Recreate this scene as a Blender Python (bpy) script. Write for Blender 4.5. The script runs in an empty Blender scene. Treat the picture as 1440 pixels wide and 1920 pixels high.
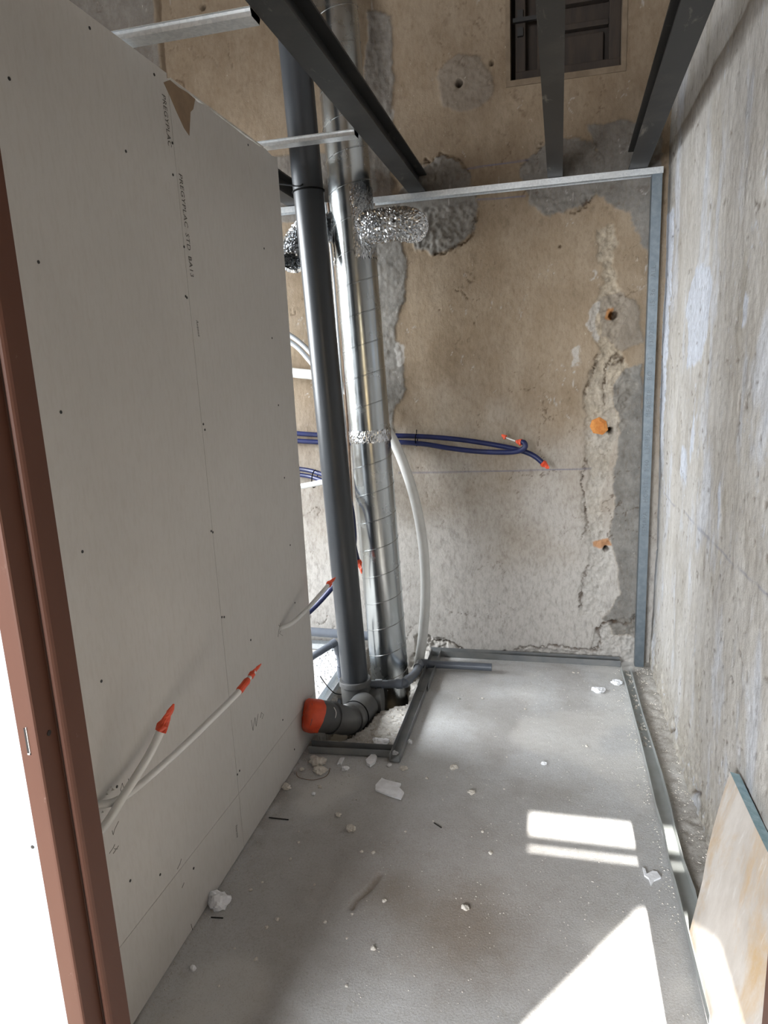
import bpy, bmesh, math, random
import numpy as np
from mathutils import Vector, Matrix

S = bpy.context.scene
COL = S.collection
random.seed(7)

# ------------------------------------------------------------------ camera
cam_d = bpy.data.cameras.new('camera')
cam = bpy.data.objects.new('camera', cam_d)
COL.objects.link(cam)
right = Vector((0.97171893, 0.23184086, -0.04485681))
up = Vector((-0.00564169, 0.21269683, 0.97710195))
fwd = Vector((-0.23607306, 0.94921540, -0.20798952))
cam.matrix_world = Matrix(((right.x, up.x, -fwd.x, 0.0), (right.y, up.y, -fwd.y, 0.0), (right.z, up.z, -fwd.z, 1.55), (0, 0, 0, 1)))
cam_d.sensor_fit = 'VERTICAL'
cam_d.sensor_height = 32.0
cam_d.lens = 1275.5 / 1920 * 32.0
cam_d.clip_start = 0.02
S.camera = cam

# ------------------------------------------------------------------ light
w = bpy.data.worlds.new('sky'); S.world = w; w.use_nodes = True
nt = w.node_tree
sky = nt.nodes.new('ShaderNodeTexSky')
sky.sky_type = 'NISHITA'; sky.sun_disc = False
sky.sun_elevation = math.radians(32); sky.sun_rotation = math.radians(180)
nt.links.new(sky.outputs[0], nt.nodes['Background'].inputs[0])
nt.nodes['Background'].inputs[1].default_value = 0.25

sun_d = bpy.data.lights.new('sun', 'SUN'); sun_d.energy = 34.0; sun_d.angle = math.radians(0.35); sun_d.color = (1.0, 0.97, 0.92)
sun = bpy.data.objects.new('sun', sun_d); COL.objects.link(sun)
sun.rotation_euler = Vector((0, math.cos(math.radians(32)), -math.sin(math.radians(32)))).to_track_quat('-Z', 'Y').to_euler()
sun.location = (0, -6, 6)

def area(name, loc, direction, sx, sy, energy, color, spread=180):
    d = bpy.data.lights.new(name, 'AREA'); d.shape = 'RECTANGLE'; d.size = sx; d.size_y = sy; d.energy = energy; d.color = color; d.spread = math.radians(spread)
    o = bpy.data.objects.new(name, d); COL.objects.link(o); o.location = loc
    o.rotation_euler = Vector(direction).to_track_quat('-Z', 'Z').to_euler()
    return o
# daylight entering by the windows of the rear room and of the side room
area('window_daylight_rear', (-1.60, -2.42, 1.68), (0.25, 1, -0.22), 1.5, 1.5, 178, (0.92, 0.96, 1.0), 130)
area('window_daylight_side', (-3.45, 2.35, 1.90), (1, 0.03, -0.55), 1.5, 1.8, 175, (0.93, 0.97, 1.0), 125)

S.view_settings.view_transform = 'Standard'
S.view_settings.look = 'None'
S.view_settings.exposure = 0.0
S.view_settings.gamma = 1.0
S.view_settings.use_curve_mapping = False

# ------------------------------------------------------------------ materials
def lin(c):
    return tuple((v / 255 / 12.92 if v / 255 <= 0.04045 else ((v / 255 + 0.055) / 1.055) ** 2.4) for v in c) + (1.0,)

class NT:
    def __init__(s, name):
        s.m = bpy.data.materials.new(name); s.m.use_nodes = True
        s.t = s.m.node_tree; s.b = s.t.nodes['Principled BSDF']
        s.tc = s.t.nodes.new('ShaderNodeTexCoord')
    def n(s, k, **kw):
        o = s.t.nodes.new(k)
        for a, v in kw.items(): setattr(o, a, v)
        return o
    def l(s, a, b): s.t.links.new(a, b)
    def mapping(s, scale):
        m = s.n('ShaderNodeMapping'); s.l(s.tc.outputs['Object'], m.inputs['Vector']); m.inputs['Scale'].default_value = scale
        return m.outputs[0]
    def noise(s, scale, detail=5, rough=0.6, stretch=None, dist=0.0):
        o = s.n('ShaderNodeTexNoise'); o.inputs['Scale'].default_value = scale; o.inputs['Detail'].default_value = detail
        o.inputs['Roughness'].default_value = rough; o.inputs['Distortion'].default_value = dist
        s.l(s.mapping(stretch) if stretch else s.tc.outputs['Object'], o.inputs['Vector'])
        return o.outputs['Fac']
    def ramp(s, fac, a, b, ca=(0, 0, 0, 1), cb=(1, 1, 1, 1)):
        r = s.n('ShaderNodeValToRGB'); r.color_ramp.elements[0].position = a; r.color_ramp.elements[1].position = b
        r.color_ramp.elements[0].color = ca; r.color_ramp.elements[1].color = cb
        s.l(fac, r.inputs[0]); return r.outputs[0]
    def mix(s, fac, a, b, mode='MIX'):
        m = s.n('ShaderNodeMix', data_type='RGBA', blend_type=mode)
        for v, i in ((fac, 0), (a, 6), (b, 7)):
            if hasattr(v, 'is_output'): s.l(v, m.inputs[i])
            else: m.inputs[i].default_value = v
        return m.outputs[2]
    def mul(s, a, b):
        m = s.n('ShaderNodeMath', operation='MULTIPLY')
        for v, i in ((a, 0), (b, 1)):
            if hasattr(v, 'is_output'): s.l(v, m.inputs[i])
            else: m.inputs[i].default_value = v
        return m.outputs[0]
    def bump(s, h, strength=0.3, dist=0.004):
        b = s.n('ShaderNodeBump'); b.inputs['Strength'].default_value = strength; b.inputs['Distance'].default_value = dist
        s.l(h, b.inputs['Height']); s.l(b.outputs[0], s.b.inputs['Normal'])
    def col(s, c):
        if hasattr(c, 'is_output'): s.l(c, s.b.inputs['Base Color'])
        else: s.b.inputs['Base Color'].default_value = c
    def set(s, rough=0.8, metal=0.0, spec=None):
        s.b.inputs['Roughness'].default_value = rough; s.b.inputs['Metallic'].default_value = metal
        if spec is not None: s.b.inputs['Specular IOR Level'].default_value = spec
    def attr(s, name):
        a = s.n('ShaderNodeAttribute'); a.attribute_name = name
        sp = s.n('ShaderNodeSeparateColor'); s.l(a.outputs['Color'], sp.inputs[0]); return sp.outputs

def mat(name, c1, c2=None, scale=8, rough=0.6, metal=0.0, bump=0.0, bscale=60, stretch=None, lo=0.35, hi=0.65, spec=None, detail=5):
    k = NT(name); k.set(rough, metal, spec)
    if c2 is None: c2 = tuple(min(255, v * 0.88) for v in c1)
    f = k.ramp(k.noise(scale, detail, 0.6, stretch), lo, hi)
    k.col(k.mix(f, lin(c1), lin(c2)))
    if bump: k.bump(k.noise(bscale, 4, 0.6, stretch), bump, 0.003)
    return k.m

def wall_material(name, base_a, base_b, base_c, cement, eroded, paint, stretch):
    k = NT(name); k.set(0.92, 0.0, 0.2)
    n1 = k.ramp(k.noise(2.1, 6, 0.62), 0.36, 0.64)
    n2 = k.ramp(k.noise(9, 8, 0.7, stretch), 0.40, 0.68)
    n3 = k.ramp(k.noise(70, 5, 0.7, stretch), 0.46, 0.76)
    c = k.mix(n1, lin(base_a), lin(base_b))
    c = k.mix(k.mul(n2, 0.6), c, lin(base_c))
    a1 = k.attr('m1'); a2 = k.attr('m2')
    cem = k.mix(k.ramp(k.noise(14, 7, 0.7), 0.35, 0.7), lin(cement), lin(tuple(v * 0.78 for v in cement)))
    c = k.mix(a1[0], c, cem)
    ero = k.mix(k.ramp(k.noise(30, 7, 0.75), 0.38, 0.66), lin(eroded), lin(tuple(v * 0.80 for v in eroded)))
    c = k.mix(a1[1], c, ero)
    pnt = k.mix(k.ramp(k.noise(40, 6, 0.7, stretch), 0.50, 0.72), lin(paint), lin(tuple(v * 0.82 for v in paint)))
    c = k.mix(a1[2], c, pnt)
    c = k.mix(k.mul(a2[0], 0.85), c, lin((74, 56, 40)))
    c = k.mix(k.mul(a2[1], 0.75), c, lin((92, 98, 128)))
    c = k.mix(a2[2], c, lin((182, 122, 62)))
    c = k.mix(k.mul(n3, 0.40), c, lin((92, 78, 60)))
    c = k.mix(k.mul(k.ramp(k.noise(34, 8, 0.8, stretch, 0.5), 0.60, 0.70), 0.5), c, lin((78, 62, 46)))
    c = k.mix(k.mul(k.ramp(k.noise(48, 7, 0.78, stretch, 0.3), 0.64, 0.72), 0.55), c, lin((214, 206, 192)))
    k.col(c)
    bh = k.n('ShaderNodeMath', operation='ADD'); k.l(k.noise(45, 6, 0.7, stretch), bh.inputs[0]); k.l(k.mul(k.noise(220, 3, 0.6), 0.5), bh.inputs[1])
    k.bump(bh.outputs[0], 0.45, 0.005)
    return k.m

M = {}
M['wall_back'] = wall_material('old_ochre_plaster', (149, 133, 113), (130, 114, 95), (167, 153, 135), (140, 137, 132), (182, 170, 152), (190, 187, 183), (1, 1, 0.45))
M['wall_right'] = wall_material('old_grey_plaster', (190, 187, 183), (172, 167, 160), (204, 202, 199), (164, 161, 156), (184, 178, 168), (204, 209, 219), (1, 1.5, 0.5))
M['floor'] = None
k = NT('dusty_floor_screed'); k.set(0.9, 0, 0.2)
a1 = k.attr('m1')
c = k.mix(k.ramp(k.noise(1.7, 7, 0.62), 0.36, 0.66), lin((202, 203, 204)), lin((186, 186, 185)))
c = k.mix(k.mul(k.ramp(k.noise(6, 8, 0.75), 0.48, 0.72), 0.5), c, lin((170, 167, 162)))
c = k.mix(k.mul(k.ramp(k.noise(120, 6, 0.8), 0.50, 0.70), 0.55), c, lin((154, 146, 134)))
c = k.mix(a1[0], c, k.mix(k.ramp(k.noise(60, 6, 0.8), 0.4, 0.62), lin((198, 195, 190)), lin((164, 158, 150))))
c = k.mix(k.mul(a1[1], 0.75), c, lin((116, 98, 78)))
c = k.mix(k.mul(a1[2], 0.6), c, lin((214, 212, 208)))
c = k.mix(k.mul(k.ramp(k.noise(340, 4, 0.7), 0.56, 0.70), 0.45), c, lin((104, 96, 86)))
c = k.mix(k.mul(k.ramp(k.noise(22, 8, 0.8, None, 0.4), 0.58, 0.70), 0.4), c, lin((150, 140, 127)))
c = k.mix(k.mul(k.ramp(k.noise(300, 3, 0.7), 0.62, 0.72), 0.5), c, lin((222, 220, 216)))
k.col(c); k.bump(k.noise(160, 6, 0.75), 0.5, 0.004)
M['floor'] = k.m

k = NT('plasterboard_paper'); k.set(0.85, 0, 0.25)
c = k.mix(k.ramp(k.noise(1.4, 5, 0.6), 0.35, 0.65), lin((198, 195, 191)), lin((190, 187, 183)))
c = k.mix(k.mul(k.ramp(k.noise(90, 4, 0.7, (1, 1, 0.25)), 0.45, 0.75), 0.22), c, lin((164, 156, 146)))
k.col(c); k.bump(k.noise(260, 3, 0.6, (1, 1, 0.4)), 0.12, 0.001)
M['board'] = k.m
M['board_core'] = mat('plaster_core', (214, 211, 205), (190, 186, 178), 30, 0.95, bump=0.4, bscale=90)
M['kraft'] = mat('torn_kraft_paper', (146, 124, 100), (132, 112, 92), 25, 0.9)
M['white_wall'] = mat('white_plasterboard', (206, 210, 216), (198, 203, 210), 2, 0.8)
M['plain_plaster'] = mat('plain_plaster', (176, 168, 156), (158, 150, 138), 2, 0.95)
M['ceiling'] = mat('old_ceiling_boards', (120, 100, 78), (92, 76, 58), 3, 0.95, stretch=(6, 1, 1))
M['screw'] = mat('black_screw_head', (26, 25, 25), (34, 32, 31), 40, 0.5)
M['ink'] = mat('dark_print_ink', (58, 54, 50), (78, 73, 68), 60, 0.9)
M['stud_ink'] = mat('grey_print_ink', (96, 104, 112), (112, 120, 127), 60, 0.7)
M['pencil'] = mat('pencil_mark', (70, 68, 66), (104, 100, 96), 60, 0.9)

k = NT('galvanised_sheet'); k.set(0.34, 0.6)
sp = k.n('ShaderNodeTexVoronoi'); sp.inputs['Scale'].default_value = 130; k.l(k.tc.outputs['Object'], sp.inputs['Vector'])
c = k.mix(k.ramp(sp.outputs['Color'], 0.2, 0.8), lin((208, 213, 217)), lin((224, 228, 231)))
c = k.mix(k.mul(k.ramp(k.noise(5, 6, 0.65), 0.5, 0.72), 0.5), c, lin((184, 187, 187)))
k.col(c); k.l(k.ramp(k.noise(7, 4), 0.2, 0.8, (0.26,) * 3 + (1,), (0.46,) * 3 + (1,)), k.b.inputs['Roughness'])
M['galv'] = k.m
k = NT('galvanised_duct'); k.set(0.22, 1.0)
c = k.mix(k.ramp(k.noise(6, 6, 0.6, (1, 1, 0.3)), 0.4, 0.7), lin((186, 190, 192)), lin((164, 168, 169)))
k.col(c); k.l(k.ramp(k.noise(9, 5, 0.6), 0.25, 0.8, (0.16,) * 3 + (1,), (0.34,) * 3 + (1,)), k.b.inputs['Roughness'])
k.bump(k.noise(3.0, 3, 0.5, (1, 1, 0.4)), 0.05, 0.02)
M['duct'] = k.m
k = NT('bluish_galvanised_stud'); k.set(0.42, 0.75)
k.col(k.mix(k.ramp(k.noise(40, 5), 0.4, 0.7), lin((116, 127, 136)), lin((132, 142, 150)))); M['galv_stud'] = k.m
M['foil'] = mat('crumpled_foil', (214, 216, 218), (190, 193, 196), 30, 0.16, 1.0, bump=0.55, bscale=55)
M['dust_track'] = mat('dusty_galvanised_track', (178, 182, 181), (160, 163, 160), 9, 0.45, 0.25, bump=0.1)
M['dark_track'] = mat('dull_grey_track', (116, 119, 122), (136, 136, 134), 10, 0.45, 0.25, bump=0.1)

k = NT('black_painted_steel'); k.set(0.5, 0.0, 0.5)
sc = k.ramp(k.noise(9, 8, 0.72, (2.2, 0.7, 2.2), 0.6), 0.60, 0.74)
c = k.mix(k.ramp(k.noise(3, 5), 0.3, 0.7), lin((33, 34, 35)), lin((44, 45, 46)))
c = k.mix(k.mul(sc, 0.62), c, lin((140, 136, 128)))
c = k.mix(k.mul(k.ramp(k.noise(3.2, 5, 0.7), 0.55, 0.7), 0.25), c, lin((92, 88, 82)))
k.col(c); k.bump(k.noise(80, 4), 0.08, 0.002)
M['steel'] = k.m

M['pvc'] = mat('dark_grey_pvc', (48, 51, 55), (54, 57, 61), 5, 0.33, bump=0.03)
M['pvc_fit'] = mat('grey_pvc_fitting', (66, 67, 69), (84, 83, 80), 9, 0.5, bump=0.06)
M['pvc_small'] = mat('blue_grey_pvc', (90, 96, 106), (102, 107, 115), 8, 0.32)
M['orange'] = mat('orange_adhesive_tape', (222, 84, 46), (204, 68, 36), 24, 0.42, bump=0.35, bscale=70)
M['white_tube'] = mat('white_plastic_tube', (222, 222, 220), (206, 206, 203), 6, 0.45)
M['grey_tube'] = mat('pale_grey_tube', (196, 198, 200), (178, 181, 185), 6, 0.45)
M['blue_tube'] = mat('navy_blue_conduit', (24, 34, 84), (19, 27, 66), 10, 0.45)
M['black'] = mat('black_nylon', (14, 14, 15), (20, 20, 21), 20, 0.85, spec=0.1)
M['hole_dark'] = mat('deep_hole_earth', (54, 47, 40), (34, 30, 26), 20, 1.0)
M['brown_metal'] = None
k = NT('brown_painted_metal'); k.set(0.55, 0, 0.2)
c = k.mix(k.ramp(k.noise(4, 5, 0.6, (1, 1, 0.25)), 0.35, 0.7), lin((92, 62, 51)), lin((84, 56, 46)))
c = k.mix(k.mul(k.ramp(k.noise(26, 7, 0.75, (1, 1, 0.35)), 0.66, 0.76), 0.5), c, lin((176, 158, 148)))
k.col(c); k.bump(k.noise(60, 3), 0.06, 0.002)
M['brown_metal'] = k.m
M['seal'] = mat('dark_door_seal', (56, 42, 38), (48, 36, 33), 20, 0.6)
M['slot'] = mat('dark_slot', (30, 26, 26), (24, 20, 20), 20, 0.7)
M['bare_steel'] = mat('bare_bright_steel', (226, 222, 222), (206, 202, 200), 20, 0.4, 0.3)
M['old_wood'] = mat('old_dark_wood', (56, 45, 36), (38, 31, 26), 7, 0.8, bump=0.3, bscale=40, stretch=(3, 3, 0.6))
M['niche'] = mat('niche_plaster', (116, 101, 84), (98, 84, 68), 14, 0.95)
M['chunk'] = mat('white_plaster_rubble', (244, 246, 250), (228, 229, 232), 40, 0.95, bump=0.5, bscale=120)
M['crumb'] = mat('pale_rubble', (218, 213, 205), (198, 191, 180), 40, 0.95, bump=0.5, bscale=120)
M['wire'] = mat('rusty_wire', (126, 98, 76), (104, 82, 64), 30, 0.6)
M['terracotta'] = mat('terracotta_plug', (206, 142, 78), (186, 116, 58), 40, 0.95, bump=0.5, bscale=90)
k = NT('stained_leaning_board'); k.set(0.8, 0, 0.3)
c = k.mix(k.ramp(k.noise(3, 7, 0.65, (1, 1, 0.55)), 0.40, 0.60), lin((214, 208, 202)), lin((186, 178, 170)))
c = k.mix(k.mul(k.ramp(k.noise(4.2, 7, 0.7, (1, 1.2, 0.6), 0.4), 0.46, 0.64), 0.75), c, lin((196, 162, 112)))
c = k.mix(k.mul(k.ramp(k.noise(22, 6, 0.7, (1, 1.6, 0.35)), 0.58, 0.7), 0.6), c, lin((226, 224, 222)))
k.col(c); k.bump(k.noise(70, 5), 0.15, 0.002)
M['lean'] = k.m
M['lean_edge'] = mat('blue_green_board_core', (182, 208, 216), (150, 182, 192), 45, 0.9, bump=0.4, bscale=120)

# ------------------------------------------------------------------ mesh helpers
def link(name, verts, faces, m, parent=None, smooth=False, autosmooth=None):
    me = bpy.data.meshes.new(name); me.from_pydata([tuple(v) for v in verts], [], faces); me.update()
    bm = bmesh.new(); bm.from_mesh(me); bmesh.ops.recalc_face_normals(bm, faces=bm.faces); bm.to_mesh(me); bm.free()
    me.materials.append(m)
    if smooth: me.polygons.foreach_set('use_smooth', [True] * len(me.polygons))
    o = bpy.data.objects.new(name, me); COL.objects.link(o)
    if smooth and autosmooth: me.set_sharp_from_angle(angle=math.radians(autosmooth))
    if parent: attach(o, parent)
    return o

def attach(o, parent):
    o.parent = parent
    t = Vector(parent.get('_base', (0, 0, 0)))
    o.matrix_parent_inverse = Matrix.Translation(-t)

def tag(o, label=None, cat=None, group=None, kind=None):
    if label: o['label'] = label
    if cat: o['category'] = cat
    if group: o['group'] = group
    if kind: o['kind'] = kind
    return o

def thing(name, loc, label, cat, group=None):
    o = bpy.data.objects.new(name, None); COL.objects.link(o); o.location = loc; o['_base'] = tuple(loc)
    o.empty_display_size = 0.05
    return tag(o, label, cat, group)

class MB:
    def __init__(s): s.v = []; s.f = []
    def add(s, v, f):
        n = len(s.v); s.v += [tuple(p) for p in v]; s.f += [tuple(i + n for i in q) for q in f]; return s
    def box(s, a, b):
        x0, y0, z0 = a; x1, y1, z1 = b
        return s.add([(x0, y0, z0), (x1, y0, z0), (x1, y1, z0), (x0, y1, z0), (x0, y0, z1), (x1, y0, z1), (x1, y1, z1), (x0, y1, z1)],
                     [(0, 3, 2, 1), (4, 5, 6, 7), (0, 1, 5, 4), (1, 2, 6, 5), (2, 3, 7, 6), (3, 0, 4, 7)])
    def sweep(s, section, pts, sides, ups, closed=True, caps=True):
        n = len(section); v = []
        for p, sd, u in zip(pts, sides, ups):
            p = Vector(p)
            for a, b in section: v.append(p + Vector(sd) * a + Vector(u) * b)
        f = []
        for i in range(len(pts) - 1):
            for j in range(n if closed else n - 1):
                j2 = (j + 1) % n
                f.append((i * n + j, i * n + j2, (i + 1) * n + j2, (i + 1) * n + j))
        if closed and caps:
            f.append(tuple(range(n))[::-1]); f.append(tuple((len(pts) - 1) * n + j for j in range(n)))
        return s.add(v, f)
    def tube(s, pts, r, seg=12, caps=True):
        P = [Vector(p) for p in pts]; n = len(P); R = r if hasattr(r, '__len__') else [r] * n
        T = [(P[min(i + 1, n - 1)] - P[max(i - 1, 0)]).normalized() for i in range(n)]
        a = Vector((0, 0, 1)) if abs(T[0].z) < 0.9 else Vector((1, 0, 0))
        N = (a - T[0] * a.dot(T[0])).normalized(); v = []
        for i in range(n):
            N = (N - T[i] * N.dot(T[i])).normalized(); Bn = T[i].cross(N)
            for k_ in range(seg):
                t = 2 * math.pi * k_ / seg
                v.append(P[i] + (N * math.cos(t) + Bn * math.sin(t)) * R[i])
        f = [(i * seg + j, i * seg + (j + 1) % seg, (i + 1) * seg + (j + 1) % seg, (i + 1) * seg + j) for i in range(n - 1) for j in range(seg)]
        if caps: f += [tuple(range(seg))[::-1], tuple((n - 1) * seg + j for j in range(seg))]
        return s.add(v, f)
    def build(s, name, m, parent=None, smooth=False, autosmooth=35):
        return link(name, s.v, s.f, m, parent, smooth, autosmooth)

def spline(pts, per=8):
    P = [Vector(p) for p in pts]; out = []
    for i in range(len(P) - 1):
        p0 = P[max(i - 1, 0)]; p1 = P[i]; p2 = P[i + 1]; p3 = P[min(i + 2, len(P) - 1)]
        for j in range(per):
            t = j / per
            out.append(0.5 * ((2 * p1) + (p2 - p0) * t + (2 * p0 - 5 * p1 + 4 * p2 - p3) * t * t + (3 * p1 - p0 - 3 * p2 + p3) * t ** 3))
    out.append(P[-1]); return out


def bevel(o, w=0.002, seg=2):
    md = o.modifiers.new('bevel', 'BEVEL'); md.width = w; md.segments = seg; md.limit_method = 'ANGLE'
    return o

# ------------------------------------------------------------------ noise and height fields
RT = np.random.RandomState(11).rand(64, 256, 256)[:8]
def vnoise(U, V, scale, seed=0):
    x = U * scale + 37.3 * seed; y = V * scale + 17.9 * seed
    xi = np.floor(x).astype(int); yi = np.floor(y).astype(int); fx = x - xi; fy = y - yi
    fx = fx * fx * (3 - 2 * fx); fy = fy * fy * (3 - 2 * fy); T = RT[seed % 8]
    g = lambda a, b: T[a % 256, b % 256]
    return (g(xi, yi) * (1 - fx) + g(xi + 1, yi) * fx) * (1 - fy) + (g(xi, yi + 1) * (1 - fx) + g(xi + 1, yi + 1) * fx) * fy
def fbm(U, V, scale, octv=4, seed=0, gain=0.5):
    s = 0; a = 1; t = 0
    for i in range(octv):
        s = s + a * vnoise(U, V, scale * 2 ** i, seed + i); t += a; a *= gain
    return s / t - 0.5
def sdf(U, V, poly):
    P = np.array(poly); d = np.full(U.shape, 1e9); inside = np.zeros(U.shape, bool)
    for i in range(len(P)):
        a = P[i]; b = P[(i + 1) % len(P)]; e = b - a
        t = np.clip(((U - a[0]) * e[0] + (V - a[1]) * e[1]) / (e @ e + 1e-12), 0, 1)
        d = np.minimum(d, np.hypot(U - a[0] - t * e[0], V - a[1] - t * e[1]))
        c = ((a[1] > V) != (b[1] > V))
        with np.errstate(divide='ignore', invalid='ignore'):
            xx = (b[0] - a[0]) * (V - a[1]) / (b[1] - a[1] if b[1] != a[1] else 1e-12) + a[0]
        inside ^= c & (U < xx)
    return np.where(inside, -d, d)
def ldist(U, V, line):
    d = np.full(U.shape, 1e9)
    for a, b in zip(line[:-1], line[1:]):
        a = np.array(a); b = np.array(b); e = b - a
        t = np.clip(((U - a[0]) * e[0] + (V - a[1]) * e[1]) / (e @ e + 1e-12), 0, 1)
        d = np.minimum(d, np.hypot(U - a[0] - t * e[0], V - a[1] - t * e[1]))
    return d
def sstep(a, b, x):
    t = np.clip((x - a) / (b - a), 0, 1); return t * t * (3 - 2 * t)
def field(name, u0, u1, v0, v1, step, fn, to3d, m, parent=None, flip=False):
    nu = int(round((u1 - u0) / step)) + 1; nv = int(round((v1 - v0) / step)) + 1
    u = np.linspace(u0, u1, nu); v = np.linspace(v0, v1, nv); U, V = np.meshgrid(u, v, indexing='ij')
    H, m1, m2, keep = fn(U, V)
    co = np.stack(to3d(U, V, H), -1).reshape(-1, 3)
    idx = np.arange(nu * nv).reshape(nu, nv)
    q = np.stack([idx[:-1, :-1], idx[1:, :-1], idx[1:, 1:], idx[:-1, 1:]], -1).reshape(-1, 4)
    if keep is not None:
        kf = keep[:-1, :-1] & keep[1:, :-1] & keep[1:, 1:] & keep[:-1, 1:]
        q = q[kf.reshape(-1)]
    if flip: q = q[:, ::-1]
    me = bpy.data.meshes.new(name)
    me.vertices.add(len(co)); me.vertices.foreach_set('co', co.reshape(-1))
    me.loops.add(q.size); me.loops.foreach_set('vertex_index', q.reshape(-1).astype(np.int32))
    me.polygons.add(len(q)); me.polygons.foreach_set('loop_start', np.arange(0, q.size, 4, dtype=np.int32))
    me.polygons.foreach_set('use_smooth', np.ones(len(q), bool))
    me.update(calc_edges=True)
    for nm, arr in (('m1', m1), ('m2', m2)):
        at = me.attributes.new(nm, 'FLOAT_COLOR', 'POINT')
        rgba = np.ones((nu * nv, 4)); rgba[:, :3] = np.clip(np.stack(arr, -1), 0, 1).reshape(-1, 3)
        at.data.foreach_set('color', rgba.reshape(-1))
    me.materials.append(m)
    o = bpy.data.objects.new(name, me); COL.objects.link(o)
    if parent: attach(o, parent)
    return o

# ------------------------------------------------------------------ the setting
YB = 3.47        # back wall
XL = -0.985      # face of the plasterboard partition
XR = 0.495       # right wall
NICHE = (-0.182, 0.294, 2.79, 3.42)

cement_polys = [
    [(-0.65, 2.44), (-0.576, 2.491), (-0.498, 2.513), (-0.423, 2.486), (-0.369, 2.423), (-0.346, 2.339), (-0.34, 2.256), (-0.359, 2.174), (-0.406, 2.118), (-0.484, 2.088), (-0.568, 2.075), (-0.636, 2.105), (-0.692, 2.179), (-0.727, 2.279), (-0.738, 2.353)],
    [(-0.141, 2.388), (-0.116, 2.453), (-0.056, 2.492), (0.014, 2.524), (0.108, 2.522), (0.177, 2.506), (0.224, 2.439), (0.237, 2.371), (0.204, 2.307), (0.181, 2.253), (0.123, 2.22), (0.04, 2.204), (-0.044, 2.205), (-0.1, 2.257), (-0.117, 2.305)],
    [(0.153, 2.567), (0.311, 2.57), (0.467, 2.531), (0.481, 2.169), (0.431, 1.991), (0.382, 2.087), (0.345, 2.181), (0.251, 2.235), (0.18, 2.31), (0.202, 2.419)],
    [(-0.519, 2.838), (-0.488, 2.9), (-0.413, 2.934), (-0.317, 2.903), (-0.258, 2.826), (-0.259, 2.738), (-0.32, 2.69), (-0.419, 2.68), (-0.488, 2.722)],
    [(-1.37, 2.588), (-1.213, 2.608), (-1.035, 2.576), (-1.055, 2.26), (-1.41, 2.291)],
    [(-0.83, 3.168), (-0.717, 3.13), (-0.716, 2.863), (-0.747, 2.45), (-0.73, 2.206), (-0.69, 2.08), (-0.709, 1.879), (-0.764, 1.728), (-0.725, 1.541), (-0.721, 1.434), (-0.787, 1.328), (-0.804, 1.134), (-0.862, 1.135), (-0.86, 2.043), (-0.876, 2.77)],
    [(0.423, 1.516), (0.34, 1.495), (0.298, 1.447), (0.291, 1.36), (0.323, 1.244), (0.314, 1.089), (0.299, 1.01), (0.308, 0.823), (0.286, 0.687), (0.328, 0.549), (0.345, 0.381), (0.27, 0.234), (0.325, 0.149), (0.468, 0.127)],
    [(0.213, 1.819), (0.319, 1.848), (0.403, 1.783), (0.42, 1.614), (0.326, 1.57), (0.228, 1.661)],
]
eroded_polys = [
    [(0.203, 2.125), (0.277, 2.142), (0.297, 2.071), (0.28, 2.015), (0.302, 1.884), (0.344, 1.81), (0.323, 1.716), (0.289, 1.621), (0.327, 1.558), (0.376, 1.494), (0.39, 1.419), (0.357, 1.319), (0.367, 1.243), (0.301, 1.115), (0.279, 1.011), (0.246, 0.796), (0.287, 0.659), (0.316, 0.521), (0.242, 0.348), (0.27, 0.263), (0.164, 0.258), (0.149, 0.374), (0.2, 0.518), (0.184, 0.686), (0.156, 0.823), (0.192, 0.985), (0.177, 1.091), (0.162, 1.248), (0.165, 1.377), (0.199, 1.526), (0.23, 1.587), (0.179, 1.724), (0.213, 1.819), (0.247, 1.912), (0.209, 2.032)],
    [(0.232, 0.188), (0.323, 0.222), (0.451, 0.271), (0.472, 0.01), (0.249, -0.003), (-0.078, -0.008), (-0.19, 0.025), (0.032, 0.056), (0.221, 0.049)],
    [(-0.713, 0.096), (-0.55, 0.089), (-0.524, -0.051), (-0.75, -0.097)],
]
pale_polys = [
    [(0.178, 1.785), (0.225, 1.806), (0.21, 1.723), (0.217, 1.624), (0.167, 1.701)],
    [(0.1, 1.581), (0.132, 1.604), (0.141, 1.529), (0.096, 1.506)],
    [(-0.761, 1.675), (-0.721, 1.647), (-0.721, 1.568), (-0.758, 1.556)],
    [(-0.746, 2.765), (-0.716, 2.739), (-0.724, 2.682), (-0.754, 2.697)],
]
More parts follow.
